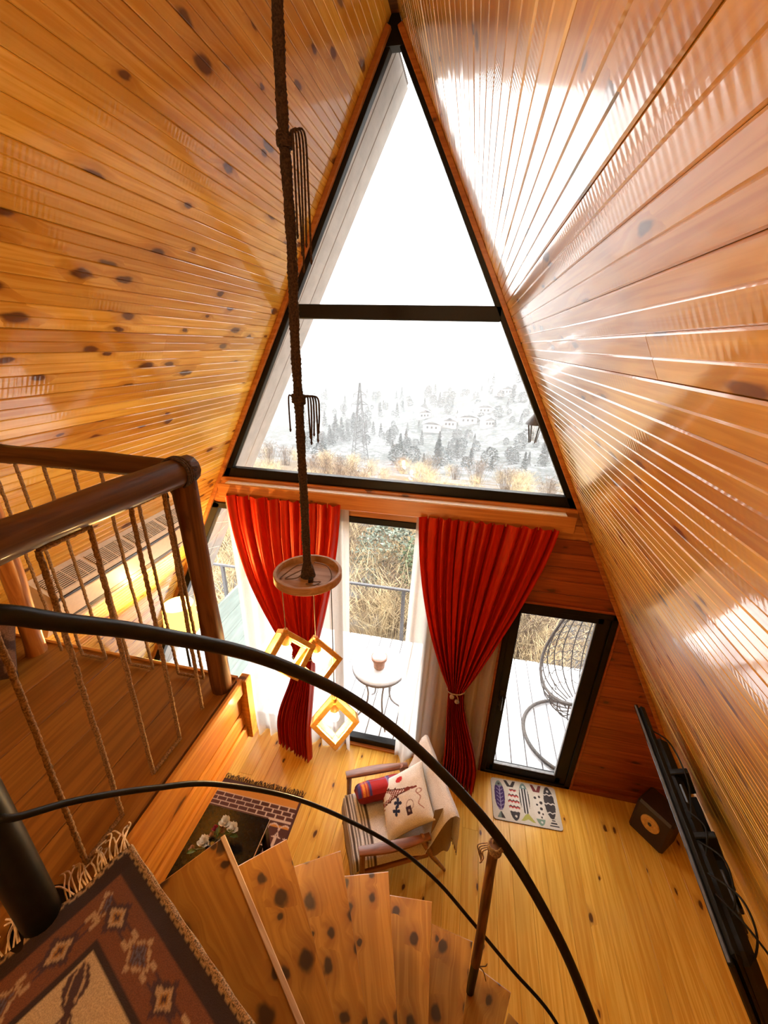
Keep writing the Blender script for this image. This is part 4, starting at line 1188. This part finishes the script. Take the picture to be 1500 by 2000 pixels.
for gx in (-.3, 0, .3):
    mb = MB(); mb.box((gx, .024, .180), (.014, .022, .004)); acp('gap_clip', mb, CREAM)
mb = MB(); mb.box((0, .13, .1775), (1.16, .185, .012), None, ch=.004); acp('front_panel', mb, CREAM)
mb = MB(); wp = [(-.56, .228), (.50, .228), (.50, .236), (.30, .262), (0, .275), (-.30, .262), (-.56, .234)]
mb.prism(wp, .176, .1815); acp('air_slot', mb, plain('slot_grey', (.045, .045, .05), .4))
mb = MB(); mb.box((.0, .290, .178), (1.0, .022, .008), None, ch=.003); acp('louvre_flap', mb, CREAM)

# ------------------------------------------------------------------ floor lamp below the loft, by the left window
fp = Vector((-1.66, 2.52, 0))
flp = thing('floor_lamp', 'lit floor lamp with yellow drum shade by the left window', 'lamp', fp)
mb = MB(); mb.lathe([(.13, .002), (.13, .018), (.02, .026)], (0, 0, 0), 24); part('base', mb, DARKP, flp, 40)
mb = MB(); mb.tube([(0, 0, .02), (0, 0, 1.80)], .011, 10); part('pole', mb, DARKP, flp, 60)
def shade_mat():
    m, nt, b = mat_new('lit_lamp_shade')
    b.inputs['Base Color'].default_value = (.85, .55, .14, 1); b.inputs['Roughness'].default_value = .8
    b.inputs['Emission Color'].default_value = (1, .60, .10, 1); b.inputs['Emission Strength'].default_value = 1.5
    return m
mb = MB(); mb.lathe([(.145, 1.74), (.125, 2.0), (.122, 2.0), (.142, 1.74), (.145, 1.74)], (0, 0, 0), 36); part('lamp_shade', mb, shade_mat(), flp, 50)
mb = MB(); mb.lathe([(0, 1.78), (.02, 1.79), (.034, 1.83), (.03, 1.87), (0, 1.885)], (0, 0, 0), 16); part('bulb', mb, BULB, flp, 80)
ld = bpy.data.lights.new('floor_lamp_light', 'POINT'); ld.energy = 40.0; ld.color = (1.0, .58, .16); ld.shadow_soft_size = .05
o = bpy.data.objects.new('floor_lamp_light', ld); COL.objects.link(o); o.parent = flp; o.location = (0, 0, 1.95)

# ------------------------------------------------------------------ television tilted off the right slope
tv = thing('television', 'black flat television seen edge-on, hung on the right slope', 'television', (1.9, 1.64, 1.7))
A0, A1 = Vector((1.875, 2.27, 2.0)), Vector((1.80, 1.02, 2.0))
xa = (A1 - A0).normalized(); dnv = Vector((.545, 0, -1)); dnv = (dnv - xa * dnv.dot(xa)).normalized(); nv = xa.cross(dnv)
if nv.x > 0: nv = -nv
TVM = Matrix((xa, dnv, xa.cross(dnv))).transposed(); sg = 1 if xa.cross(dnv).dot(nv) > 0 else -1
Lt = (A1 - A0).length; cc = (A0 + A1) / 2 + dnv * .35
def tvp(name, c, s, mat, ch=.004, label=None):
    mb = MB(); mb.box(cc + TVM @ Vector((c[0], c[1], c[2] * sg)), s, TVM, ch=ch); return part(name, mb, mat, tv, W=True, label=label)
SCREEN = plain('tv_screen', (.004, .004, .005), .08, noise=.05)
TVB = plain('tv_back', (.003, .003, .003), .5, noise=.2)
TVB.node_tree.nodes['Principled BSDF'].inputs['Specular IOR Level'].default_value = .2
tvp('screen_frame', (0, 0, 0), (Lt, .70, .022), TVB, .006)
tvp('screen', (0, 0, .0115), (Lt - .016, .68, .002), SCREEN, 0)
tvp('bezel_strip', (0, -.3505, .004), (Lt - .02, .002, .010), plain('bezel_silver', (.09, .09, .09), .5), 0, 'thin silver top bezel')
tvp('back_housing', (.10, .0, -.050), (Lt * .80, .66, .08), TVB, .03)
tvp('back_cover', (.0, -.02, -.026), (Lt * .97, .68, .034), TVB, .015)
tvp('wall_bracket', (0, -.05, -.098), (.42, .05, .058), TVB)
tvp('wall_bracket', (0, .12, -.098), (.42, .05, .058), TVB)
tvp('bracket_plate', (-.16, -.26, -.075), (.03, .16, .11), TVB); tvp('bracket_plate', (.16, -.26, -.075), (.03, .16, .11), TVB)
for i, pts in enumerate((((.20, -.36, -.05), (.30, -.39, -.12), (.42, -.36, -.10), (.47, -.30, -.05)), ((.33, -.36, -.04), (.44, -.40, -.12), (.54, -.36, -.12), (.58, -.26, -.06), (.50, -.2, -.04)),
                        ((.40, -.35, -.04), (.52, -.38, -.10), (.60, -.34, -.14), (.55, -.22, -.14)), ((-.42, -.34, -.04), (-.30, -.37, -.10), (-.1, -.36, -.11), (.1, -.36, -.06)), ((.05, -.35, -.05), (.16, -.385, -.10), (.26, -.36, -.06)))):
    mb = MB(); mb.tube(cr([cc + TVM @ Vector((a, b, c * sg)) for a, b, c in pts], 8), .0042, 7); part('cable', mb, TVB, tv, 60, W=True)
tvp('media_box', (.34, -.20, -.085), (.16, .14, .035), DARKP); tvp('power_brick', (-.05, -.30, -.06), (.10, .05, .035), DARKP)

# ------------------------------------------------------------------ dark box with a yellow dial in the far right corner
bx = thing('dark_speaker_box', 'dark box with a round yellow dial on the floor in the right corner', 'speaker', (2.66, 2.82, 0), radians(-48))
mb = MB(); mb.box((0, 0, .20), (.30, .24, .38), ch=.02); part('cabinet', mb, plain('dark_cabinet', (.018, .008, .006), .5), bx)
YEL = plain('yellow_cone', (.52, .27, .05), .6)
mb = MB(); mb.lathe([(0, .006), (.022, .010), (.03, .003), (.072, .012), (.076, .010), (.078, 0)], (0, 0, 0), 28, Matrix.Rotation(radians(90), 3, 'X')); part('round_dial', mb, YEL, bx, 50, M=Matrix.Translation((0, -.121, .24)), label='round yellow dial')
mb = MB(); mb.lathe([(0, .014), (.014, .014), (.016, .008)], (0, 0, 0), 16, Matrix.Rotation(radians(90), 3, 'X')); part('dial_hub', mb, DARKP, bx, 50, M=Matrix.Translation((0, -.121, .24)))
for sx_ in (-.11, .11):
    mb = MB(); mb.box((sx_, 0, .006), (.05, .18, .012)); part('foot', mb, DARKP, bx)

# patterned cushion on the loft at the frame's left edge
def bagc(u, v):
    n_ = mn.noise(Vector((u * 4.3, v * 4.3, 11)))
    return (.55, .44, .28) if n_ > .22 else ((.16, .085, .05) if n_ > -.12 else (.05, .024, .02))
rot = Matrix.Rotation(radians(35), 3, 'Z') @ Matrix.Rotation(radians(55), 3, 'X')
solo('patterned_cushion', pillow((-1.33, .985, LZ + .13), .30, .26, .11, rot, bagc, 40, .06, (.05, .024, .02)), painted('patterned_cloth', .95, .4, 200), 'dark brown cushion with cream patches on the loft floor beside the amber post', 'cushion', 180, True)

# ------------------------------------------------------------------ deck outside, snowed over
mb = MB(); mb.box((.1, 4.05, -.105), (7.0, 1.72, .09))
deck = struct('deck', mb, LOGW, 'snow-covered plank deck outside the windows')
x = -3.35
while x < 3.5:
    me = plank_mesh(1.70, .150, t=.04, ch=.006, groove=False)
    link('plank', me, SNOW, deck, frame(Vector((0, 1, 0)), Vector((-1, 0, 0)), Vector((0, 0, 1)), Vector((x, 3.21, -.02 + random.uniform(-.003, .003)))))
    x += .163
dr = thing('deck_railing', 'dark metal railing along the outer edge of the snowy deck', 'railing', (0, 4.93, -.02))
RAILM = plain('railing_metal', (.10, .10, .105), .5)
mb = MB(); mb.box((0, 4.93, .865), (6.8, .045, .03), ch=.004); part('top_rail', mb, RAILM, dr, W=True)
for px_ in (-2.9, -1.5, -.035, 1.42, 2.9):
    mb = MB(); mb.box((px_, 4.93, .42), (.05, .05, .88), ch=.004); part('post', mb, RAILM, dr, W=True)
# pale green plank panel at the deck's left end
gp_ = thing('deck_side_panel', 'pale green plank panel at the left end of the deck', 'panel', (-2.02, 3.95, -.02))
GREEN = plain('pale_green_paint', (.34, .43, .40), .6, noise=.1, stretch=(1, .2, 1), scale=12)
for q in range(5):
    mb = MB(); mb.box((-2.02, 3.92, .10 + q * .255), (.03, 1.28, .247), ch=.005); part('plank', mb, GREEN, gp_, W=True)
for yy in (3.36, 4.56):
    mb = MB(); mb.box((-2.055, yy, .65), (.05, .07, 1.34), ch=.004); part('post', mb, RAILM, gp_, W=True)
# round metal table with a snowy pot
bt = thing('round_table', 'round metal bistro table capped with snow on the deck', 'table', (-.085, 3.57, -.018))
GREYM = plain('grey_metal', (.22, .20, .195), .45)
mb = MB(); mb.lathe([(0, .695), (.30, .695), (.312, .70), (.315, .712), (.310, .726), (.30, .73), (0, .73)], (0, 0, 0), 48); part('table_top', mb, GREYM, bt, 40)
mb = MB(); mb.lathe([(.304, .7295), (.296, .748), (.27, .762), (.15, .772), (0, .774)], (0, 0, 0), 48); part('snow_cap', mb, SNOW, bt, 60, label='white snow cap')
mb = MB(); mb.lathe([(.04, .60), (.055, .62), (.06, .694)], (0, 0, 0), 20); part('collar', mb, GREYM, bt, 40)
for k in range(4):
    a = k * pi / 2 + .5; mb = MB()
    mb.tube(cr([(.05 * cos(a), .05 * sin(a), .66), (.17 * cos(a), .17 * sin(a), .60), (.13 * cos(a), .13 * sin(a), .36), (.16 * cos(a), .16 * sin(a), .16), (.28 * cos(a), .28 * sin(a), .006)], 7), .012, 7); part('leg', mb, GREYM, bt, 60)
pt = thing('flower_pot', 'small clay pot full of snow on the round deck table', 'pot', (-.075, 3.50, .7555))
mb = MB(); mb.lathe([(0, .001), (.055, .001), (.062, .01), (.072, .11), (.088, .115), (.090, .15), (.080, .152), (.078, .13), (0, .13)], (0, 0, 0), 28); part('pot_body', mb, plain('clay', (.46, .25, .17), .8, noise=.15), pt, 40)
mb = MB(); mb.lathe([(.0795, .148), (.07, .168), (.04, .18), (0, .183)], (0, 0, 0), 24); part('snow_cap', mb, SNOW, pt, 70, label='white snow cap')
# hanging egg chair on a ring stand
EGG = plain('dark_wicker', (.085, .075, .07), .6, noise=.3, scale=90)
ec = thing('hanging_egg_chair', 'dark wicker hanging egg chair on a ring stand on the snowy deck', 'chair', (2.12, 3.72, -.018))
ex, ey = 2.30, 4.05
def egr(z):
    t = (z - .12) / (1.78)
    return .62 * sqrt(max(0, sin(pi * min(1, t ** .72)))) * (1 - .42 * t) if 0 < t < 1 else 0.0
def egp(a, z): return Vector((ex + egr(z) * cos(a), ey + egr(z) * sin(a), z))
oa, oh = radians(205), radians(62)
ZS = [.13 + 1.76 * i / 40 for i in range(41)]
def openh(z):
    t = (z - .50) / 1.15
    return oh * sqrt(max(0, sin(pi * max(0, min(1, t))))) if 0 < t < 1 else 0
mb = MB()
for k in range(26):
    a = 2 * pi * k / 26; seg_ = []
    for z in ZS:
        da = abs((a - oa + pi) % (2 * pi) - pi)
        if da > openh(z): seg_.append(egp(a, z))
        else:
            if len(seg_) > 2: mb.tube(seg_, .0075, 5)
            seg_ = []
    if len(seg_) > 2: mb.tube(seg_, .0075, 5)
o = part('ribs', mb, EGG, ec, 60, W=True); o['kind'] = 'stuff'
mb = MB()
for i in range(15):
    z = .2 + i * .11; h_ = openh(z); pts = []
    for k in range(61):
        a = oa + h_ + (2 * pi - 2 * h_) * k / 60; zz = z + .022 * sin(k * 2.6); pts.append(egp(a, zz))
    mb.tube(pts, .0055, 5)
o = part('weave_rings', mb, EGG, ec, 60, W=True); o['kind'] = 'stuff'
rim = [egp(oa - openh(z), z) for z in [.505 + 1.14 * i / 30 for i in range(31)]]; rim2 = [egp(oa + openh(z), z) for z in [.505 + 1.14 * i / 30 for i in range(30, -1, -1)]]
mb = MB(); mb.tube(rim + rim2, .017, 8, closed=True); part('rim', mb, EGG, ec, 60, W=True)
mb = MB(); mb.tube([(ex, ey, 1.88), (ex, ey, 2.12)], .008, 6); part('chain', mb, EGG, ec, W=True)
mb = MB(); mb.tube([(2.12 + .50 * cos(2 * pi * i / 48), 3.72 + .50 * sin(2 * pi * i / 48), .012) for i in range(48)], .021, 8, closed=True); part('stand_ring', mb, EGG, ec, 60, W=True)
mb = MB(); mb.tube(cr([(2.5, 4.05, .012), (2.85, 4.35, .5), (2.95, 4.5, 1.3), (2.7, 4.38, 2.0), (2.42, 4.15, 2.2), (2.3, 4.05, 2.12)], 8), .024, 8); part('stand_pole', mb, EGG, ec, 60, W=True)
# lantern under the right overhang
la = thing('outdoor_lantern', 'small dark lantern under the right roof overhang outside', 'lamp', (1.15, 3.42, 3.62))
mb = MB(); mb.lathe([(.0, .03), (.02, .03), (.03, .01), (.075, -.05), (.078, -.06), (.0, -.058)], (0, 0, 0), 18); part('cap', mb, RAILM, la, 40)
mb = MB(); mb.lathe([(.055, -.06), (.028, -.20), (0, -.2)], (0, 0, 0), 12); part('lantern_glass', mb, glass_mat('lantern_glass', (.9, .9, .88), .1, .8), la, 40)
for k in range(4):
    a = k * pi / 2 + .4; mb = MB(); mb.tube([(.06 * cos(a), .06 * sin(a), -.055), (.03 * cos(a), .03 * sin(a), -.205)], .005, 5); part('frame_bar', mb, DARKP, la)
mb = MB(); mb.tube([(0, 0, .03), (0, 0, .10), (.075, 0, .10)], .008, 6); part('bracket', mb, DARKP, la, 60)
# pale cord zigzagging under the left overhang
mb = MB(); pts = []
for i in range(15):
    t = 3.0 + i * .17; y = 3.40 if i % 2 else 3.82
    p = Vector((0, y, APEX)) + DNL * (t * kL2) + INL * (-.03); pts.append(p)
mb.tube(pts, .004, 5); solo('light_string', mb, plain('pale_string', (.72, .66, .55), .6), 'pale cord zigzagging under the left roof overhang', 'cord', 60)

# ------------------------------------------------------------------ hillside, trees and pylon in the mist
def terr(x, y):
    base = interp(y, [4, 6, 10, 20, 40, 80, 150, 200, 270, 360, 460], [-1.4, -1.5, -2.4, -4.6, -9.4, -20.5, -38, -43, -38, -20, 0])
    t = sstep(120, 340, y)
    hill = t * (interp(x, [-260, -120, -60, 0, 30, 80, 200, 300], [-14, -12, -8, 2, 14, 40, 75, 90]))
    nz = mn.noise(Vector((x * .02, y * .02, 5))) * (.02 * y) + mn.noise(Vector((x * .12, y * .12, 9))) * min(1.2, .012 * y + .1)
    return base + hill + nz
xs = [-330 + 660 * ((i / 110) - .5) * 0 for i in range(1)]
mb = MB(); NU, NV = 120, 110
def tp(u, v):
    y = 4.2 + 456 * v ** 2.4; half = 9 + y * 1.05; x = (u * 2 - 1) * half
    return (x, y, terr(x, y))
mb.grid(tp, NU, NV)
def terr_mat():
    m, nt, b = mat_new('snowy_scrub_ground')
    tc = N(nt, 'ShaderNodeTexCoord')
    n1 = N(nt, 'ShaderNodeTexNoise'); n1.inputs['Scale'].default_value = .35; n1.inputs['Detail'].default_value = 8; n1.inputs['Roughness'].default_value = .75; nt.links.new(tc.outputs['Object'], n1.inputs['Vector'])
    n2 = N(nt, 'ShaderNodeTexNoise'); n2.inputs['Scale'].default_value = .03; n2.inputs['Detail'].default_value = 3; nt.links.new(tc.outputs['Object'], n2.inputs['Vector'])
    sp = N(nt, 'ShaderNodeSeparateXYZ'); nt.links.new(tc.outputs['Object'], sp.inputs[0])
    veg = mixc(nt, smooth_(nt, sp.outputs['Y'], 25, 110), (.15, .105, .06), (.055, .062, .058))
    c = mixc(nt, smooth_(nt, math_(nt, 'ADD', n1.outputs['Fac'], math_(nt, 'MULTIPLY', n2.outputs['Fac'], .35)), .60, .78), veg, (.15, .155, .16))
    nt.links.new(c, b.inputs['Base Color']); b.inputs['Roughness'].default_value = .95; b.inputs['Specular IOR Level'].default_value = .1
    return m
struct('terrain', mb, terr_mat(), 'snow-dusted scrubby hillside in mist beyond the deck', 180)

TWIG = plain('straw_twigs', (.52, .41, .24), .85, noise=.45, scale=3.0)
TWIGD = plain('brown_twigs', (.17, .12, .085), .9, noise=.4, scale=3.0)
def shrub_mesh(seed, n, h, spread, r, sub=3):
    rr_ = random.Random(seed); mb = MB()
    for k in range(n):
        a = rr_.uniform(0, 2 * pi); q = rr_.uniform(0, spread) ; b0 = Vector((q * .45 * cos(a), q * .45 * sin(a), -.15)); hh = h * rr_.uniform(.55, 1.05)
        lean = Vector((cos(a), sin(a), 0)) * q * rr_.uniform(.3, 1.0) + Vector((rr_.uniform(-.2, .2), rr_.uniform(-.2, .2), 0)) * h * .4
        p1 = b0 + lean * .35 + Vector((0, 0, hh * .45)); p2 = b0 + lean + Vector((0, 0, hh))
        mb.tube([b0, p1, p2], lambda t: r * (1.05 - t * .75), 3, False)
        for s_ in range(sub):
            t = rr_.uniform(.35, .95); p = p1.lerp(p2, t); a2 = rr_.uniform(0, 2 * pi); L = h * rr_.uniform(.12, .32)
            mb.tube([p, p + Vector((cos(a2) * L * .6, sin(a2) * L * .6, L * rr_.uniform(.3, .9)))], r * .55, 3, False)
    return mb.mesh('shrub')
SM = [shrub_mesh(s_, 120, 1.9, 1.0, .0052, 5) for s_ in range(4)]
SB = [shrub_mesh(20 + s_, 90, 2.6, 1.4, .011, 4) for s_ in range(2)]
for m_ in SM: m_.materials.append(TWIG)
for m_ in SB: m_.materials.append(TWIGD)
rr_ = random.Random(5)
def put(name, me, x, y, s, label, cat, group, sink=0):
    o = bpy.data.objects.new(name, me); COL.objects.link(o)
    o.matrix_basis = Matrix.Translation((x, y, terr(x, y) - sink)) @ Matrix.Rotation(rr_.uniform(0, 6.28), 4, 'Z') @ Matrix.Scale(s, 4)
    return tag(o, label, cat, group)
for i in range(64):
    y = 5.9 + ((i + rr_.random()) / 64) ** 1.3 * 12; x = lerp(-5.5 - y * .25, 4.0 + y * .35, (i * .618 + rr_.random() * .1) % 1)
    put('bare_shrub', SM[i % 4] if i % 3 else SB[i % 2], x, y, rr_.uniform(.85, 1.35) * (1 if i % 3 else .72), 'leafless straw or brown shrub just beyond the deck railing', 'shrub', 'bare shrubs beyond the deck')
for i in range(70):
    y = 17 + (i + rr_.random()) / 70 * 62; x = lerp(-.60 * y - 2, .42 * y + 2, (i * .618 + rr_.random() * .12) % 1)
    put('leafless_tree', (SM[:3] + SB[:1])[i % 4], x, y, rr_.uniform(.75, 1.2) * (.8 + y * .008), 'leafless brown scrub tree on the slope below the house', 'tree', 'bare scrub trees on the slope')
# leafy evergreen bush with snow and conifers
def leafy(seed, h, w_, n, size):
    r_ = random.Random(seed); mb = MB(); mb.tube([(0, 0, -.3), (0, 0, h * .8)], lambda t: .05 * h * .5 * (1 - .8 * t), 6)
    return mb, r_
FOL = plain('dark_green_leaves', (.10, .145, .075), .8, noise=.5, scale=4); FOLS = plain('frosted_leaves', (.17, .20, .155), .85, noise=.4, scale=4)
BARK = plain('grey_bark', (.12, .09, .07), .9)
def cloud(seed, h, w_, n, size, cone):
    r_ = random.Random(seed); mb = MB()
    for k in range(n):
        t = r_.random() ** .8; z = h * (.12 + .88 * t)
        R_ = w_ * ((1 - t) * 1.0 + .05 if cone else sqrt(max(0, 1 - (2 * t - .9) ** 2 / 1.3)))
        a = r_.uniform(0, 2 * pi); q = R_ * sqrt(r_.uniform(.25, 1)) * (1 if not cone else (.75 + .25 * sin(z * 5.5)))
        c = Vector((q * cos(a), q * sin(a), z - (.25 * q if cone else 0)))
        d1 = Vector((r_.uniform(-1, 1), r_.uniform(-1, 1), r_.uniform(-.4, .4))).normalized() * size * r_.uniform(.6, 1.3)
        d2 = d1.cross(Vector((r_.uniform(-1, 1), r_.uniform(-1, 1), r_.uniform(-1, 1)))).normalized() * size * .45
        mb.add([c - d1, c - d2, c + d1, c + d2], [(0, 1, 2, 3)])
    return mb
def tree(name, label, cat, x, y, h, w_, n, size, cone, mat, group=None, meshes=None):
    t = thing(name, label, cat, (x, y, terr(x, y)), rr_.uniform(0, 6.28), group)
    me = meshes or cloud(int(x * 7 + y * 13), h, w_, n, size, cone).mesh('foliage')
    part('foliage', me, mat, t)
    mb = MB(); mb.tube([(0, 0, -.5), (0, 0, h * .9)], lambda q: h * .018 * (1.1 - q), 6, False); part('trunk', mb, BARK, t)
    return t
tree('evergreen_bush', 'round green bush seen through the clear glass between the curtains', 'bush', .35, 7.7, 2.5, .95, 2600, .055, False, FOL)
tree('evergreen_bush', 'frosted pale bush left of the round green one', 'bush', -1.05, 9.2, 2.0, 1.0, 1700, .06, False, FOLS)
tree('conifer', 'frosted green conifer near the right edge of the tall window', 'tree', 5.2, 13.5, 5.6, 1.5, 4200, .10, True, FOLS)
CON = [cloud(70 + i, 9, 2.1, 420, .42, True).mesh('foliage') for i in range(3)]
ROUND = [cloud(80 + i, 6, 2.6, 380, .42, False).mesh('foliage') for i in range(2)]
DIST = plain('distant_foliage', (.065, .072, .068), .9, noise=.35, scale=1.2)
for m_ in CON + ROUND: m_.materials.append(DIST)
spots = []
for i in range(900):
    if len(spots) >= 235: break
    y = lerp(115, 335, rr_.random() ** .7); x = lerp(-.42 * y, .42 * y, rr_.random())
    if any((x - a) ** 2 + (y - b) ** 2 < 30 for a, b in spots): continue
    spots.append((x, y))
    if -.33 < x / y < -.20 and y < 170: continue
    me = CON[i % 3] if rr_.random() < .45 else ROUND[i % 2]
    put('hillside_tree', me, x, y, rr_.uniform(.55, 1.25), 'dark tree standing on the misty far hillside', 'tree', 'trees on the far hillside', .4)
for i in range(7):   # row of conifers left of the pylon
    y = 205 + 4 * i; x = y * (-.345 + i * .016); put('hillside_tree', CON[i % 3], x, y, 1.2 + .5 * ((i * 5) % 3) / 2, 'tall dark conifer in the row left of the pylon', 'tree', 'conifer row on the ridge', .5)
# houses with snowy roofs
HW = plain('house_wall', (.34, .31, .29), .8); 
for i, (dx, y, s_) in enumerate(((-.085, 235, 1.1), (-.045, 242, .9), (-.005, 250, 1.2), (.03, 262, 1.0), (.045, 240, .8), (-.11, 255, .9), (.07, 285, 1.1))):
    x = dx * y + .63; z = terr(x, y)
    t = thing('house', ['long', 'small', 'broad', 'upper', 'low', 'far', 'topmost'][i] + ' grey house with a snowy roof on the misty hillside, ' + ['leftmost but one', 'second beside it', 'at the middle', 'right of the middle', 'below the upper one', 'leftmost of all', 'highest up the slope'][i], 'house', (x, y, z), .1 * i)
    mb = MB(); mb.box((0, 0, 1.2), (9 * s_, 7 * s_, 4.5)); part('walls', mb, HW, t)
    mb = MB(); rp = [(-5.2 * s_, 3.4), (0, 5.6), (5.2 * s_, 3.4), (5.2 * s_, 3.75), (0, 6.0), (-5.2 * s_, 3.75)]
    mb.prism(rp, -4 * s_, 4 * s_, Rx); part('roof', mb, SNOW, t, label='snow-covered roof')
    for wx in (-2.2 * s_, 0, 2.2 * s_):
        mb = MB(); mb.box((wx, -3.5 * s_ - .03, 1.9), (1.0, .06, 1.2)); part('window', mb, DARKP, t)
# lattice pylon
PYY = 120.0; pxx = .63 + PYY * -.268; pz0 = CAM.z - .285 * PYY; ph_ = PYY * .195
py = thing('power_pylon', 'steel lattice power pylon standing in the mist', 'pylon', (pxx, PYY, pz0))
PYM = plain('pylon_steel', (.10, .10, .10), .6)
def pw(t): return 2.1 * (1 - t) ** 1.15 + .16
mb = MB()
for sx_ in (-1, 1):
    for sy_ in (-1, 1):
        P = [Vector((sx_ * pw(t), sy_ * pw(t), t * ph_)) for t in [i / 12 for i in range(13)]]; m1 = MB(); m1.tube(P, .11, 4); part('leg', m1, PYM, py)
for i in range(14):
    t0, t1 = i / 14, (i + 1) / 14
    for (ax, bx_) in (((-1, -1), (1, -1)), ((1, -1), (1, 1)), ((1, 1), (-1, 1)), ((-1, 1), (-1, -1))):
        a0 = Vector((ax[0] * pw(t0), ax[1] * pw(t0), t0 * ph_)); b1 = Vector((bx_[0] * pw(t1), bx_[1] * pw(t1), t1 * ph_))
        b0 = Vector((bx_[0] * pw(t0), bx_[1] * pw(t0), t0 * ph_)); a1_ = Vector((ax[0] * pw(t1), ax[1] * pw(t1), t1 * ph_))
        mb.tube([a0, b1], .06, 3, False); mb.tube([b0, a1_], .06, 3, False); mb.tube([a1_, b1], .05, 3, False)
o = part('lattice_braces', mb, PYM, py); o['kind'] = 'stuff'
for zt, L in ((.60, 1.5), (.74, 1.9), (.86, 1.5)):
    mb = MB(); z = zt * ph_
    for s_ in (-1, 1):
        tip = Vector((s_ * (pw(zt) + L), 0, z))
        for yy in (-1, 1):
            mb.tube([(s_ * pw(zt), yy * pw(zt), z), tip], .07, 3, False); mb.tube([(s_ * pw(zt), yy * pw(zt), z + 1.0), tip], .06, 3, False)
        mb.tube([tip, tip - Vector((0, 0, .9))], .06, 4)
    part('cross_arm', mb, PYM, py)
# mist over the valley
def mist_mat():
    m = bpy.data.materials.new('valley_mist'); m.use_nodes = True; nt = m.node_tree; nt.nodes.clear()
    v = N(nt, 'ShaderNodeVolumeScatter'); v.inputs['Color'].default_value = (.085, .088, .09, 1); v.inputs['Density'].default_value = .0095
    o = N(nt, 'ShaderNodeOutputMaterial'); nt.links.new(v.outputs[0], o.inputs['Volume']); return m
mb = MB(); mb.box((0, 245, -20), (900, 450, 130))
solo('mist', mb, mist_mat(), 'white winter mist filling the valley outside', 'mist', kind='stuff')
